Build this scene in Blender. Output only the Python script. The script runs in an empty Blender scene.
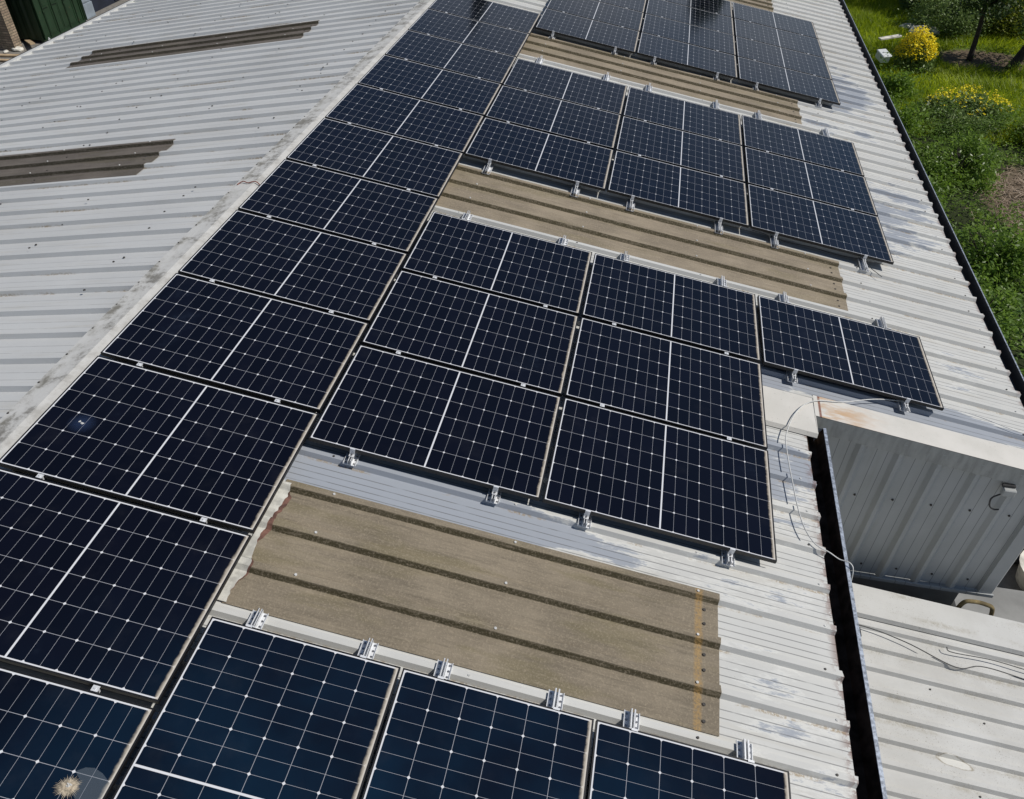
import bpy, bmesh, math, random
import numpy as np
from mathutils import Matrix, Vector, Euler
R = math.radians
D = bpy.data
scene = bpy.context.scene
COL = scene.collection
random.seed(7)
rng = np.random.default_rng(11)

# ------------------------------------------------------------------ camera, world, sun, exposure
cam_d = D.cameras.new("camera")
cam = D.objects.new("camera", cam_d)
COL.objects.link(cam)
cam_d.sensor_fit = 'HORIZONTAL'
cam_d.sensor_width = 36.0
cam_d.lens = 781.44 / 1024 * 36.0
cam_d.clip_start = 0.05
cam_d.clip_end = 800
M = Matrix(((0.9827402949409372, -0.12722680143086956, 0.13429390789261297),
            (0.18485940192523623, 0.6480646388439331, -0.7388093295295657),
            (0.006965214945965299, 0.7508831899022327, 0.6603983047396502)))
cam.matrix_world = Matrix.Translation((4.0374, -1.65096, 3.71956)) @ M.to_4x4()
scene.camera = cam

SUN_EL, SUN_AZ = R(47), R(86)          # azimuth from +Y towards +X
world = D.worlds.new("World")
scene.world = world
world.use_nodes = True
wn = world.node_tree
wn.nodes.clear()
w_out = wn.nodes.new('ShaderNodeOutputWorld')
w_bg = wn.nodes.new('ShaderNodeBackground')
w_bg.inputs['Strength'].default_value = 0.062
sky = wn.nodes.new('ShaderNodeTexSky')
sky.sky_type = 'NISHITA'
sky.sun_disc = False
sky.sun_elevation = SUN_EL
sky.sun_rotation = SUN_AZ
sky.dust_density = 0.1
sky.ozone_density = 2.6
w_tc = wn.nodes.new('ShaderNodeTexCoord')
w_map = wn.nodes.new('ShaderNodeMapping')
w_map.inputs['Scale'].default_value = (1.0, 1.0, 2.6)
w_map.inputs['Location'].default_value = (0.35, 0.1, 0.0)
w_noise = wn.nodes.new('ShaderNodeTexNoise')
w_noise.inputs['Scale'].default_value = 1.9
w_noise.inputs['Detail'].default_value = 7
w_noise.inputs['Roughness'].default_value = 0.55
w_ramp = wn.nodes.new('ShaderNodeValToRGB')
w_ramp.color_ramp.elements[0].position = 0.36
w_ramp.color_ramp.elements[1].position = 0.60
w_mix = wn.nodes.new('ShaderNodeMix')
w_mix.data_type = 'RGBA'
w_mix.inputs[7].default_value = (7.5, 7.8, 8.3, 1)
wn.links.new(w_tc.outputs['Generated'], w_map.inputs[0])
wn.links.new(w_map.outputs[0], w_noise.inputs[0])
wn.links.new(w_noise.outputs[0], w_ramp.inputs[0])
w_sep = wn.nodes.new('ShaderNodeSeparateXYZ')
wn.links.new(w_tc.outputs['Generated'], w_sep.inputs[0])
w_curve = wn.nodes.new('ShaderNodeValToRGB')          # cloudiness by height above the horizon
ce = w_curve.color_ramp.elements
ce[0].position = 0.0; ce[0].color = (1, 1, 1, 1)
ce[1].position = 0.26; ce[1].color = (.8, .8, .8, 1)
for p_, v_ in ((0.40, 0.0), (0.80, 0.0), (0.90, 0.04), (1.0, 0.05)):
    e_ = ce.new(p_); e_.color = (v_, v_, v_, 1)
wn.links.new(w_sep.outputs[2], w_curve.inputs[0])
w_mul = wn.nodes.new('ShaderNodeMath'); w_mul.operation = 'MULTIPLY'
wn.links.new(w_ramp.outputs[0], w_mul.inputs[0]); wn.links.new(w_curve.outputs[0], w_mul.inputs[1])
wn.links.new(w_mul.outputs[0], w_mix.inputs[0])
wn.links.new(sky.outputs[0], w_mix.inputs[6])
wn.links.new(w_mix.outputs[2], w_bg.inputs[0])
wn.links.new(w_bg.outputs[0], w_out.inputs[0])

sun_d = D.lights.new("sun", 'SUN')
sun_d.energy = 3.75
sun_d.angle = R(0.55)
sun_d.color = (1.0, 0.955, 0.89)
sun = D.objects.new("sun", sun_d)
COL.objects.link(sun)
sv = Vector((math.cos(SUN_EL) * math.sin(SUN_AZ), math.cos(SUN_EL) * math.cos(SUN_AZ), math.sin(SUN_EL)))
sun.rotation_euler = sv.to_track_quat('Z', 'Y').to_euler()
sun.location = (20, 20, 30)
scene.view_settings.view_transform = 'Standard'
scene.view_settings.look = 'None'
scene.view_settings.gamma = 1.0
scene.view_settings.exposure = 0.0

TH = 0.171                      # roof pitch
CT, ST = math.cos(TH), math.sin(TH)
GZ = -5.0                       # ground level, the ridge is z = 0
PITCH = 0.3435                  # rib spacing of the sheeting
Y0 = 0.672                      # phase of the ribs

def S(s, y, h=0.0, side=1):
    """roof point: s down the slope from the ridge, h above the rib tops"""
    return Vector((side * (s * CT + h * ST), y, -s * ST + h * CT))

# ------------------------------------------------------------------ helpers: objects
def tag(o, label=None, cat=None, group=None, kind=None):
    if label: o['label'] = label
    if cat: o['category'] = cat
    if group: o['group'] = group
    if kind: o['kind'] = kind
    return o

def empty(name, loc=(0, 0, 0), rot=(0, 0, 0), parent=None):
    o = D.objects.new(name, None)
    o.empty_display_size = 0.1
    COL.objects.link(o)
    o.location = loc
    o.rotation_euler = rot
    if parent: o.parent = parent
    return o

class MB:
    """collects faces, builds one mesh"""
    def __init__(s): s.v = []; s.f = []; s.m = []; s.x = Matrix.Identity(4); s.mi = 0
    def vert(s, p):
        s.v.append(tuple(s.x @ Vector(p))); return len(s.v) - 1
    def face(s, pts):
        i = [s.vert(p) for p in pts]; s.f.append(i); s.m.append(s.mi)
    def box(s, x0, x1, y0, y1, z0, z1):
        c = [(x0, y0, z0), (x1, y0, z0), (x1, y1, z0), (x0, y1, z0), (x0, y0, z1), (x1, y0, z1), (x1, y1, z1), (x0, y1, z1)]
        i = [s.vert(p) for p in c]
        for q in ((0, 3, 2, 1), (4, 5, 6, 7), (0, 1, 5, 4), (1, 2, 6, 5), (2, 3, 7, 6), (3, 0, 4, 7)):
            s.f.append([i[k] for k in q]); s.m.append(s.mi)
    def prism(s, prof, axis, a, b):
        """closed profile of 2-D points extruded along axis 'x','y' or 'z'"""
        def P(p, t):
            return {'x': (t, p[0], p[1]), 'y': (p[0], t, p[1]), 'z': (p[0], p[1], t)}[axis]
        A = [s.vert(P(p, a)) for p in prof]; B = [s.vert(P(p, b)) for p in prof]
        n = len(prof)
        for k in range(n):
            s.f.append([A[k], A[(k + 1) % n], B[(k + 1) % n], B[k]]); s.m.append(s.mi)
        s.f.append(A[::-1]); s.m.append(s.mi); s.f.append(B); s.m.append(s.mi)
    def cyl(s, p0, p1, r0, r1=None, n=8, caps=True):
        r1 = r0 if r1 is None else r1
        p0, p1 = Vector(p0), Vector(p1)
        d = (p1 - p0).normalized(); u = d.orthogonal().normalized(); w = d.cross(u)
        A = []; B = []
        for k in range(n):
            a = 2 * math.pi * k / n; e = u * math.cos(a) + w * math.sin(a)
            A.append(s.vert(p0 + e * r0)); B.append(s.vert(p1 + e * r1))
        for k in range(n):
            s.f.append([A[k], A[(k + 1) % n], B[(k + 1) % n], B[k]]); s.m.append(s.mi)
        if caps:
            s.f.append(A[::-1]); s.m.append(s.mi); s.f.append(B); s.m.append(s.mi)
    def tube(s, pts, rad, n=6):
        pts = [Vector(p) for p in pts]
        rings = []
        u = None
        for i, p in enumerate(pts):
            d = (pts[min(i + 1, len(pts) - 1)] - pts[max(i - 1, 0)]).normalized()
            if u is None: u = d.orthogonal().normalized()
            u = (u - d * u.dot(d)).normalized(); w = d.cross(u)
            r = rad[i] if isinstance(rad, (list, tuple)) else rad
            rings.append([s.vert(p + (u * math.cos(2 * math.pi * k / n) + w * math.sin(2 * math.pi * k / n)) * r) for k in range(n)])
        for a, b in zip(rings[:-1], rings[1:]):
            for k in range(n):
                s.f.append([a[k], a[(k + 1) % n], b[(k + 1) % n], b[k]]); s.m.append(s.mi)
        s.f.append(rings[0][::-1]); s.m.append(s.mi); s.f.append(rings[-1]); s.m.append(s.mi)
    def mesh(s, name):
        me = D.meshes.new(name)
        me.from_pydata(s.v, [], s.f)
        if any(s.m): me.polygons.foreach_set('material_index', s.m)
        me.update()
        return me
    def build(s, name, mats, parent=None, smooth=False, bevel=0):
        me = s.mesh(name)
        for m in (mats if isinstance(mats, (list, tuple)) else [mats]): me.materials.append(m)
        if bevel:
            bm = bmesh.new(); bm.from_mesh(me)
            bmesh.ops.bevel(bm, geom=[e for e in bm.edges if e.is_manifold and e.calc_face_angle(0) > 0.5], offset=bevel, segments=1, affect='EDGES')
            bm.to_mesh(me); bm.free()
        if smooth: me.polygons.foreach_set('use_smooth', [True] * len(me.polygons))
        o = D.objects.new(name, me); COL.objects.link(o)
        if parent: o.parent = parent
        return o

def spline(pts, sub=8):
    pts = [Vector(p) for p in pts]; out = []
    P = [pts[0] * 2 - pts[1]] + pts + [pts[-1] * 2 - pts[-2]]
    for i in range(1, len(P) - 2):
        for k in range(sub):
            t = k / sub
            out.append(0.5 * ((2 * P[i]) + (P[i + 1] - P[i - 1]) * t + (2 * P[i - 1] - 5 * P[i] + 4 * P[i + 1] - P[i + 2]) * t * t + (3 * P[i] - P[i - 1] - 3 * P[i + 1] + P[i + 2]) * t ** 3))
    out.append(pts[-1])
    return out

# ------------------------------------------------------------------ helpers: node materials
class N:
    """a socket with arithmetic"""
    def __init__(s, nt, k): s.nt = nt; s.k = k
    def _m(s, op, *a):
        n = s.nt.nodes.new('ShaderNodeMath'); n.operation = op
        for i, v in enumerate((s,) + a):
            if isinstance(v, N): s.nt.links.new(v.k, n.inputs[i])
            else: n.inputs[i].default_value = v
        return N(s.nt, n.outputs[0])
    def __add__(s, o): return s._m('ADD', o)
    def __sub__(s, o): return s._m('SUBTRACT', o)
    def __mul__(s, o): return s._m('MULTIPLY', o)
    def __truediv__(s, o): return s._m('DIVIDE', o)
    def lt(s, o): return s._m('LESS_THAN', o)
    def gt(s, o): return s._m('GREATER_THAN', o)
    def abs(s): return s._m('ABSOLUTE')
    def fl(s): return s._m('FLOOR')
    def mod(s, o): return s._m('FLOORED_MODULO', o)
    def mx(s, o): return s._m('MAXIMUM', o)
    def mn(s, o): return s._m('MINIMUM', o)
    def inv(s): return (s * -1.0) + 1.0
    def step(s, a, b):
        n = s.nt.nodes.new('ShaderNodeMapRange'); n.interpolation_type = 'SMOOTHSTEP'
        n.inputs[1].default_value = a; n.inputs[2].default_value = b
        s.nt.links.new(s.k, n.inputs[0]); return N(s.nt, n.outputs[0])

class Mat:
    def __init__(s, name, rough=0.6, metal=0.0, spec=0.5):
        s.m = D.materials.new(name); s.m.use_nodes = True; s.nt = s.m.node_tree
        s.b = s.nt.nodes['Principled BSDF']
        s.b.inputs['Roughness'].default_value = rough
        s.b.inputs['Metallic'].default_value = metal
        s.b.inputs['Specular IOR Level'].default_value = spec
        s.tc = s.nt.nodes.new('ShaderNodeTexCoord')
    def xyz(s, src='Object'):
        n = s.nt.nodes.new('ShaderNodeSeparateXYZ'); s.nt.links.new(s.tc.outputs[src], n.inputs[0])
        return [N(s.nt, n.outputs[i]) for i in range(3)]
    def noise(s, scale, detail=4, rough=0.55, stretch=None, loc=(0, 0, 0), dist=0.0, rnd=False):
        n = s.nt.nodes.new('ShaderNodeTexNoise')
        n.inputs['Scale'].default_value = scale; n.inputs['Detail'].default_value = detail
        n.inputs['Roughness'].default_value = rough; n.inputs['Distortion'].default_value = dist
        mp = s.nt.nodes.new('ShaderNodeMapping')
        mp.inputs['Scale'].default_value = stretch or (1, 1, 1); mp.inputs['Location'].default_value = loc
        s.nt.links.new(s.tc.outputs['Object'], mp.inputs[0])
        if rnd:
            n.noise_dimensions = '4D'
            oi = s.nt.nodes.new('ShaderNodeObjectInfo')
            s.nt.links.new((N(s.nt, oi.outputs['Random']) * 50.0).k, n.inputs['W'])
        s.nt.links.new(mp.outputs[0], n.inputs['Vector'])
        return N(s.nt, n.outputs[0])
    def voro(s, scale, stretch=None, rnd=False, feature='F1', out='Distance'):
        n = s.nt.nodes.new('ShaderNodeTexVoronoi'); n.inputs['Scale'].default_value = scale; n.feature = feature
        mp = s.nt.nodes.new('ShaderNodeMapping'); mp.inputs['Scale'].default_value = stretch or (1, 1, 1)
        s.nt.links.new(s.tc.outputs['Object'], mp.inputs[0])
        if rnd:
            n.voronoi_dimensions = '4D'
            oi = s.nt.nodes.new('ShaderNodeObjectInfo')
            s.nt.links.new((N(s.nt, oi.outputs['Random']) * 37.0).k, n.inputs['W'])
        s.nt.links.new(mp.outputs[0], n.inputs['Vector'])
        return N(s.nt, n.outputs[out])
    def mix(s, fac, a, b, blend='MIX'):
        n = s.nt.nodes.new('ShaderNodeMix'); n.data_type = 'RGBA'; n.blend_type = blend
        for i, v in ((0, fac), (6, a), (7, b)):
            if isinstance(v, N): s.nt.links.new(v.k, n.inputs[i])
            elif isinstance(v, (int, float)): n.inputs[i].default_value = v
            else: n.inputs[i].default_value = (*v, 1)
        return N(s.nt, n.outputs[2])
    def base(s, c):
        if isinstance(c, N): s.nt.links.new(c.k, s.b.inputs['Base Color'])
        else: s.b.inputs['Base Color'].default_value = (*c, 1)
        return s
    def put(s, name, v):
        if isinstance(v, N): s.nt.links.new(v.k, s.b.inputs[name])
        else: s.b.inputs[name].default_value = v
        return s
    def bump(s, h, strength=0.3, dist=0.01):
        n = s.nt.nodes.new('ShaderNodeBump'); n.inputs['Strength'].default_value = strength; n.inputs['Distance'].default_value = dist
        s.nt.links.new(h.k, n.inputs['Height']); s.nt.links.new(n.outputs[0], s.b.inputs['Normal']); return s

def simple(name, col, rough=0.6, metal=0.0, var=0.15, scale=6, spec=0.5):
    m = Mat(name, rough, metal, spec)
    n = m.noise(scale, 5)
    m.base(m.mix(n.step(0.3, 0.7), tuple(c * (1 - var) for c in col), tuple(min(1, c * (1 + var)) for c in col)))
    return m.m

# -------- solar cell laminate
def cell_material(name, dirt_axis, warm=0.0):
    L, W = 1.722, 1.134
    m = Mat(name, 0.08, 0, 0.42)
    x, y, z = m.xyz()
    mg = 0.0175
    xr = (x - L / 2).abs() - 0.0055
    px = (L / 2 - 0.0055 - mg) / 9
    gx = xr / px
    rx = (gx + 0.5).fl()
    dx = (gx - rx).abs() * px
    py = (W - 2 * mg) / 6
    gy = (y - mg) / py
    ry = (gy + 0.5).fl()
    dy = (gy - ry).abs() * py
    line = dx.lt(0.0009).mx(dy.lt(0.0014))
    dia = (dx + dy).lt(0.0100) * rx.mod(2.0).lt(1.5) * rx.mod(2.0).gt(0.5)
    outside = xr.lt(0.0).mx(xr.gt(px * 9)).mx(y.lt(mg)).mx(y.gt(W - mg))
    white = line.mx(dia).mx(outside)
    # faint tone shifts from one cell to the next
    cid = m.noise(1.0, 0); 
    wn_ = m.nt.nodes.new('ShaderNodeTexWhiteNoise'); wn_.noise_dimensions = '3D'
    cmb = m.nt.nodes.new('ShaderNodeCombineXYZ')
    oi = m.nt.nodes.new('ShaderNodeObjectInfo')
    m.nt.links.new((gx.fl() + x.gt(L / 2) * 20.0).k, cmb.inputs[0]); m.nt.links.new(gy.fl().k, cmb.inputs[1])
    m.nt.links.new((N(m.nt, oi.outputs['Random']) * 99.0).k, cmb.inputs[2])
    m.nt.links.new(cmb.outputs[0], wn_.inputs['Vector'])
    tone = N(m.nt, wn_.outputs['Value'])
    cell = m.mix(tone, (0.0018, 0.0022, 0.0060), (0.0030, 0.0034, 0.0090))
    # sky sheen of the anti-reflective film painted into the colour, bluer seen square on
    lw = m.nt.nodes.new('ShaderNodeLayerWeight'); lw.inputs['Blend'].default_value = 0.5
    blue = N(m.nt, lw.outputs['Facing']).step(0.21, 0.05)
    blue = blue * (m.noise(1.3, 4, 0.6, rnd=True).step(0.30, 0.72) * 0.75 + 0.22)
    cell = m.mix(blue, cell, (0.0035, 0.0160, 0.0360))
    col = m.mix(line, cell, (0.33, 0.34, 0.37))
    col = m.mix(dia.mx(outside), col, (0.68, 0.69, 0.71))
    # dust film, stronger towards the low edge of the panel, with a ragged tide line
    n1 = m.noise(5, 6, 0.6, rnd=True)
    n2 = m.noise(26, 4, 0.6, rnd=True)
    film = n1.step(0.50, 0.80) * 0.016 + 0.001
    n4 = m.noise(1.7, 5, 0.65, rnd=True)
    hz = n4.step(0.60, 0.76) * n2.step(0.25, 0.7) * 0.05
    col = m.mix(hz, col, (0.16, 0.24, 0.38))
    col = m.mix(film, col, (0.30, 0.30, 0.31))
    edge = x if dirt_axis == 'x' else y
    lim = L if dirt_axis == 'x' else W
    e = edge + n2 * 0.022 + n1 * 0.015
    tide = e.step(lim - 0.019, lim - 0.001)
    col = m.mix(tide * 0.75, col, (0.52, 0.46, 0.37))
    # bird lime: sparse specks
    v = m.voro(3.6, rnd=True)
    vs = m.voro(3.6, rnd=True, out='Color')
    sp = m.nt.nodes.new('ShaderNodeSeparateColor'); m.nt.links.new(vs.k, sp.inputs[0])
    pick = N(m.nt, sp.outputs[0]).gt(0.60)
    size = N(m.nt, sp.outputs[1]) * 0.018 + 0.008
    speck = (v + (n2 - 0.5) * 0.05 - size).lt(0.0) * pick
    col = m.mix(speck * 0.7, col, (0.55, 0.56, 0.56))
    m.base(col)
    ro = film * 1.6 + 0.085 + tide * 0.5 + speck * 0.5
    m.put('Roughness', ro)
    return m.m

# -------- painted sheeting
def sheet_material(name, light, under, seam, side):
    m = Mat(name, 0.55, 0, 0.35)
    x, y, z = m.xyz()
    n_big = m.noise(0.55, 6, 0.6)
    n_mid = m.noise(3.2, 7, 0.65)
    n_fin = m.noise(42, 4, 0.7)
    n_str = m.noise(5.0, 6, 0.62, stretch=(0.22, 2.4, 1))
    col = m.mix(n_big.step(0.35, 0.7), light, tuple(c * 0.90 for c in light))
    col = m.mix(n_str.step(0.50, 0.78) * 0.45, col, (0.47, 0.44, 0.37))
    # places where the topcoat has weathered to the blue-grey primer
    if side > 0:
        mask = None
        for (cx, cy, rx, ry, k) in ((2.6, 1.9, 1.9, 0.24, 1.0), (4.9, 1.85, 1.3, 0.30, 0.42), (5.2, 1.25, 0.55, 0.33, 0.42), (5.5, 0.75, 0.6, 0.35, 0.40),
                                    (6.8, 4.42, 1.7, 0.24, 1.0), (7.3, 5.3, 0.7, 0.5, 0.40), (5.3, 4.3, 0.5, 0.2, .85),
                                    (7.4, 8.6, 0.9, 1.6, 0.52), (7.2, 13.2, 0.9, 1.5, 0.72), (7.1, 11.2, 0.9, 0.5, .45),
                                    (5.5, 3.2, 0.5, 0.5, 0.65), (5.4, 2.5, 0.4, 0.5, 0.40), (2.6, 6.93, 1.3, .12, .6)):
            X = cx * CT
            a = ((x - X) / rx); b = ((y - cy) / ry)
            d = (a * a + b * b)
            f = d.step(1.25, 0.15) * k
            mask = f if mask is None else mask.mx(f)
        w = (mask * 0.42 + m.noise(2.6, 8, 0.72, stretch=(0.55, 2.2, 1), loc=(7, 3, 0)) * 0.80)
        peel = w.step(0.595, 0.635)
        col = m.mix(peel * 0.85, col, under)
        rim = w.step(0.55, 0.59) * w.step(0.66, 0.60)
        col = m.mix(rim * 0.35, col, (0.74, 0.74, 0.70))
    # dirt and shade of the small rolled grooves painted as dark lines, and lichen at the foot of the ribs
    if seam:
        ph = ((y - Y0) / PITCH).mod(1.0) * PITCH
        ln = None
        for q in seam:
            d = (ph - q).abs()
            f = d.step(0.0052, 0.0022)
            ln = f if ln is None else ln.mx(f)
        brk = m.noise(9, 4, 0.6, stretch=(0.5, 3, 1)).step(0.30, 0.52)
        col = m.mix(ln * (brk * 0.60 + 0.12) * (1.0 if side > 0 else 0.5), col, (0.13, 0.13, 0.13))
        foot = (ph - (PITCH - 0.048)).abs().step(0.016, 0.004)
        fb = m.noise(3.0, 6, 0.7, stretch=(0.6, 1.2, 1), loc=(3, 8, 0)).step(0.47, 0.60) if side > 0 else m.noise(1.6, 6, 0.7, stretch=(0.35, 1.4, 1), loc=(3, 8, 0)).step(0.53, 0.62)
        fb = fb * n_fin.step(0.40, 0.56)
        col = m.mix(foot * fb * 0.75, col, (0.27, 0.19, 0.09))
    sp = m.noise(95, 3, 0.6).step(0.67, 0.72) * n_mid.step(0.42, 0.6)
    col = m.mix(sp * 0.5, col, (0.20, 0.19, 0.16))
    # bitty rust along the cut ends at the eaves
    if side > 0:
        er = (x - 5.62).step(0.0, 0.10) * (y.lt(3.72)) + (x - 7.93).step(0.0, 0.08)
        e2 = m.noise(14, 5, 0.7).step(0.46, 0.54)
        col = m.mix(er * e2 * 0.75, col, (0.16, 0.07, 0.05))
    m.base(col)
    m.put('Roughness', n_mid * 0.25 + 0.42)
    m.bump(n_fin * 0.3 + n_mid, 0.25, 0.006)
    return m.m

def skylight_material(name, tone, green):
    m = Mat(name, 0.75, 0, 0.3)
    x, y, z = m.xyz()
    n1 = m.noise(1.6, 6, 0.62)
    n2 = m.noise(7, 7, 0.68, stretch=(0.25, 2.6, 1))
    n3 = m.noise(70, 4, 0.7)
    col = m.mix(n1.step(0.32, 0.68), tuple(c * 0.80 for c in tone), tuple(c * 1.16 for c in tone))
    col = m.mix(n2.step(0.46, 0.7) * 0.55, col, tuple(c * 0.58 for c in tone))
    col = m.mix(m.noise(2.4, 5, 0.6, stretch=(.4, 2, 1), loc=(5, 2, 1)).step(0.50, 0.66) * 0.5, col, green)
    ph = ((y - Y0) / PITCH).mod(1.0) * PITCH
    foot = ((ph - (PITCH - 0.037)).abs() + (m.noise(11, 5, 0.7) - 0.5) * 0.010).step(0.016, 0.007)
    col = m.mix(foot * (n2.step(0.25, 0.5) * 0.25 + 0.68), col, tuple(c * 0.24 for c in (tone[0], tone[1], tone[2] * .62)))
    up = (ph - 0.038).abs().step(0.014, 0.003)
    col = m.mix(up * 0.35, col, (0.05, 0.04, 0.02))
    fs = m.noise(16, 7, 0.75, stretch=(0.18, 3.2, 1))
    col = m.mix(fs.step(0.52, 0.66) * 0.42, col, tuple(c * 0.50 for c in tone))
    col = m.mix(fs.step(0.46, 0.34) * 0.40, col, tuple(c * 1.55 for c in tone))
    col = m.mix(n3.step(0.48, 0.70) * 0.55, col, tuple(c * 1.55 for c in tone))
    band = (x - 4.75).abs().step(0.035, 0.012) * y.lt(3.0)
    col = m.mix(band * n3.step(0.30, 0.6) * 0.55, col, (0.42, 0.25, 0.07))
    m.base(col)
    m.bump(n3 + n2 * 0.5, 0.5, 0.006)
    return m.m

MAT = {}
MAT['sheet_r'] = sheet_material('cream painted roof sheet', (0.575, 0.575, 0.550), (0.285, 0.315, 0.365), (0.075, 0.125, 0.180, 0.235), 1)
MAT['sheet_l'] = sheet_material('pale grey painted roof sheet', (0.600, 0.605, 0.595), (0.3, 0.34, 0.4), (0.10, 0.19), -1)
MAT['skylight'] = skylight_material('weathered translucent sheet', (0.225, 0.188, 0.136), (0.17, 0.145, 0.075))
MAT['skylight_far'] = skylight_material('weathered translucent sheet bleached', (0.27, 0.225, 0.165), (0.20, 0.17, 0.10))
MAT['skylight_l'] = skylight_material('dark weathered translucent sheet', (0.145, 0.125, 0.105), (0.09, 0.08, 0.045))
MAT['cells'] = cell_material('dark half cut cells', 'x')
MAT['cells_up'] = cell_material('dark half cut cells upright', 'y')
MAT['frame'] = simple('black anodised frame', (0.009, 0.009, 0.010), 0.45, 0.0, 0.2, 20)
MAT['alu'] = simple('mill aluminium', (0.74, 0.75, 0.76), 0.42, 0.25, 0.12, 30)
MAT['bolt'] = simple('stainless bolt', (0.30, 0.30, 0.31), 0.35, 0.9, 0.1, 30)
MAT['galv'] = simple('galvanised steel', (0.40, 0.44, 0.50), 0.5, 0.45, 0.45, 42)
MAT['gutter_in'] = simple('black sludge lined gutter', (0.040, 0.026, 0.018), 0.9, 0, 0.7, 9, spec=0.1)
MAT['gutter_pvc'] = simple('black gutter', (0.018, 0.018, 0.02), 0.42, 0, 0.2, 9)
MAT['dark'] = simple('dark screw', (0.05, 0.045, 0.04), 0.6, 0.2, 0.3, 60)
MAT['washer'] = simple('pale washer', (0.55, 0.55, 0.53), 0.5, 0, 0.2, 60)
MAT['white_cable'] = simple('white cable', (0.62, 0.62, 0.60), 0.45, 0, 0.1, 30)
MAT['black_cable'] = simple('black cable', (0.03, 0.03, 0.032), 0.5, 0, 0.2, 30)
MAT['red'] = simple('rusty red wire', (0.22, 0.07, 0.05), 0.7, 0, 0.3, 30)
MAT['white_plastic'] = simple('white plastic', (0.62, 0.64, 0.64), 0.5, 0, 0.08, 8)
MAT['green_paint'] = None
MAT['wood'] = simple('pale sawn timber', (0.42, 0.31, 0.19), 0.8, 0, 0.25, 6)
MAT['wood_grey'] = simple('weathered grey timber', (0.13, 0.12, 0.10), 0.85, 0, 0.4, 5)
MAT['stone'] = simple('pale limestone', (0.66, 0.63, 0.55), 0.85, 0, 0.3, 4)
MAT['bark'] = simple('dark bark', (0.035, 0.028, 0.022), 0.9, 0, 0.4, 9)
MAT['twig'] = simple('dry brown twig', (0.22, 0.16, 0.11), 0.9, 0, 0.4, 3)

def cap_material():
    m = Mat('lichened ridge cap', 0.7, 0, 0.3)
    x, y, z = m.xyz()
    n1 = m.noise(4.5, 8, 0.72); n2 = m.noise(22, 5, 0.7)
    n0 = m.noise(1.1, 5, 0.6)
    left = x.step(0.03, -0.03)
    col = m.mix(n1.step(0.35, 0.7), (0.60, 0.595, 0.57), (0.47, 0.46, 0.43))
    g = (n1 * 0.7 + n2 * 0.35 + n0 * 0.3).step(0.66, 0.80)
    col = m.mix(g * (left * 0.60 + 0.18), col, (0.16, 0.15, 0.13))
    nearedge = (x + 0.16).abs().step(0.07, 0.0)
    col = m.mix(nearedge * n1.step(0.4, 0.6) * 0.4, col, (0.2, 0.19, 0.15))
    m.base(col); m.bump(n1 + n2 * 0.3, 0.35, 0.006)
    return m.m
MAT['cap'] = cap_material()

def flash_material():
    m = Mat('cream flashing', 0.5, 0, 0.35)
    x, y, z = m.xyz()
    n1 = m.noise(2.5, 6, 0.6); n2 = m.noise(30, 4, 0.7)
    col = m.mix(n1.step(0.35, 0.7), (0.66, 0.635, 0.585), (0.58, 0.56, 0.51))
    r = (x - 5.83).step(-0.01, 0.03) * (x - 6.55).step(0.0, -0.62) 
    rn = m.noise(5, 6, 0.6, stretch=(0.5, 2, 1)).step(0.40, 0.62)
    col = m.mix(r * rn * 0.8, col, (0.50, 0.27, 0.09))
    lip = (x - 5.835).abs().step(0.016, 0.006)
    col = m.mix(lip * n2.step(0.25, 0.45) * 0.9, col, (0.20, 0.07, 0.04))
    sp = m.noise(75, 3, 0.6).step(0.66, 0.70) * n1.step(0.40, 0.6)
    col = m.mix(sp * 0.6, col, (0.2, 0.17, 0.13))
    m.base(col); m.bump(n1, 0.15, 0.01)
    return m.m
MAT['flash'] = flash_material()

def flashface_material():
    m = Mat('streaked flashing face', 0.6, 0, 0.3)
    n1 = m.noise(5, 6, 0.65, stretch=(2.5, 1, 0.5)); n2 = m.noise(22, 5, 0.7)
    col = m.mix(n1.step(0.35, 0.7), (0.42, 0.425, 0.40), (0.30, 0.305, 0.285))
    col = m.mix(n2.step(0.5, 0.75) * 0.25, col, (0.18, 0.185, 0.165))
    m.base(col); return m.m
MAT['flashface'] = flashface_material()

def clad_material():
    m = Mat('grey wall cladding', 0.5, 0, 0.35)
    x, y, z = m.xyz()
    n1 = m.noise(1.3, 5, 0.55); n2 = m.noise(4, 5, 0.6, stretch=(3, 1, 0.25))
    col = m.mix(n1.step(0.3, 0.7), (0.43, 0.445, 0.445), (0.36, 0.375, 0.37))
    col = m.mix(n2.step(0.55, 0.8) * 0.3, col, (0.25, 0.25, 0.21))
    ph = ((x - 6.29) / 0.3505).mod(1.0) * 0.3505
    ln = ((ph - 0.135).abs()).mn((ph - 0.235).abs()).step(0.0038, 0.0016)
    col = m.mix(ln * 0.75, col, (0.09, 0.1, 0.1))
    m.base(col); return m.m
MAT['clad'] = clad_material()

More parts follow.
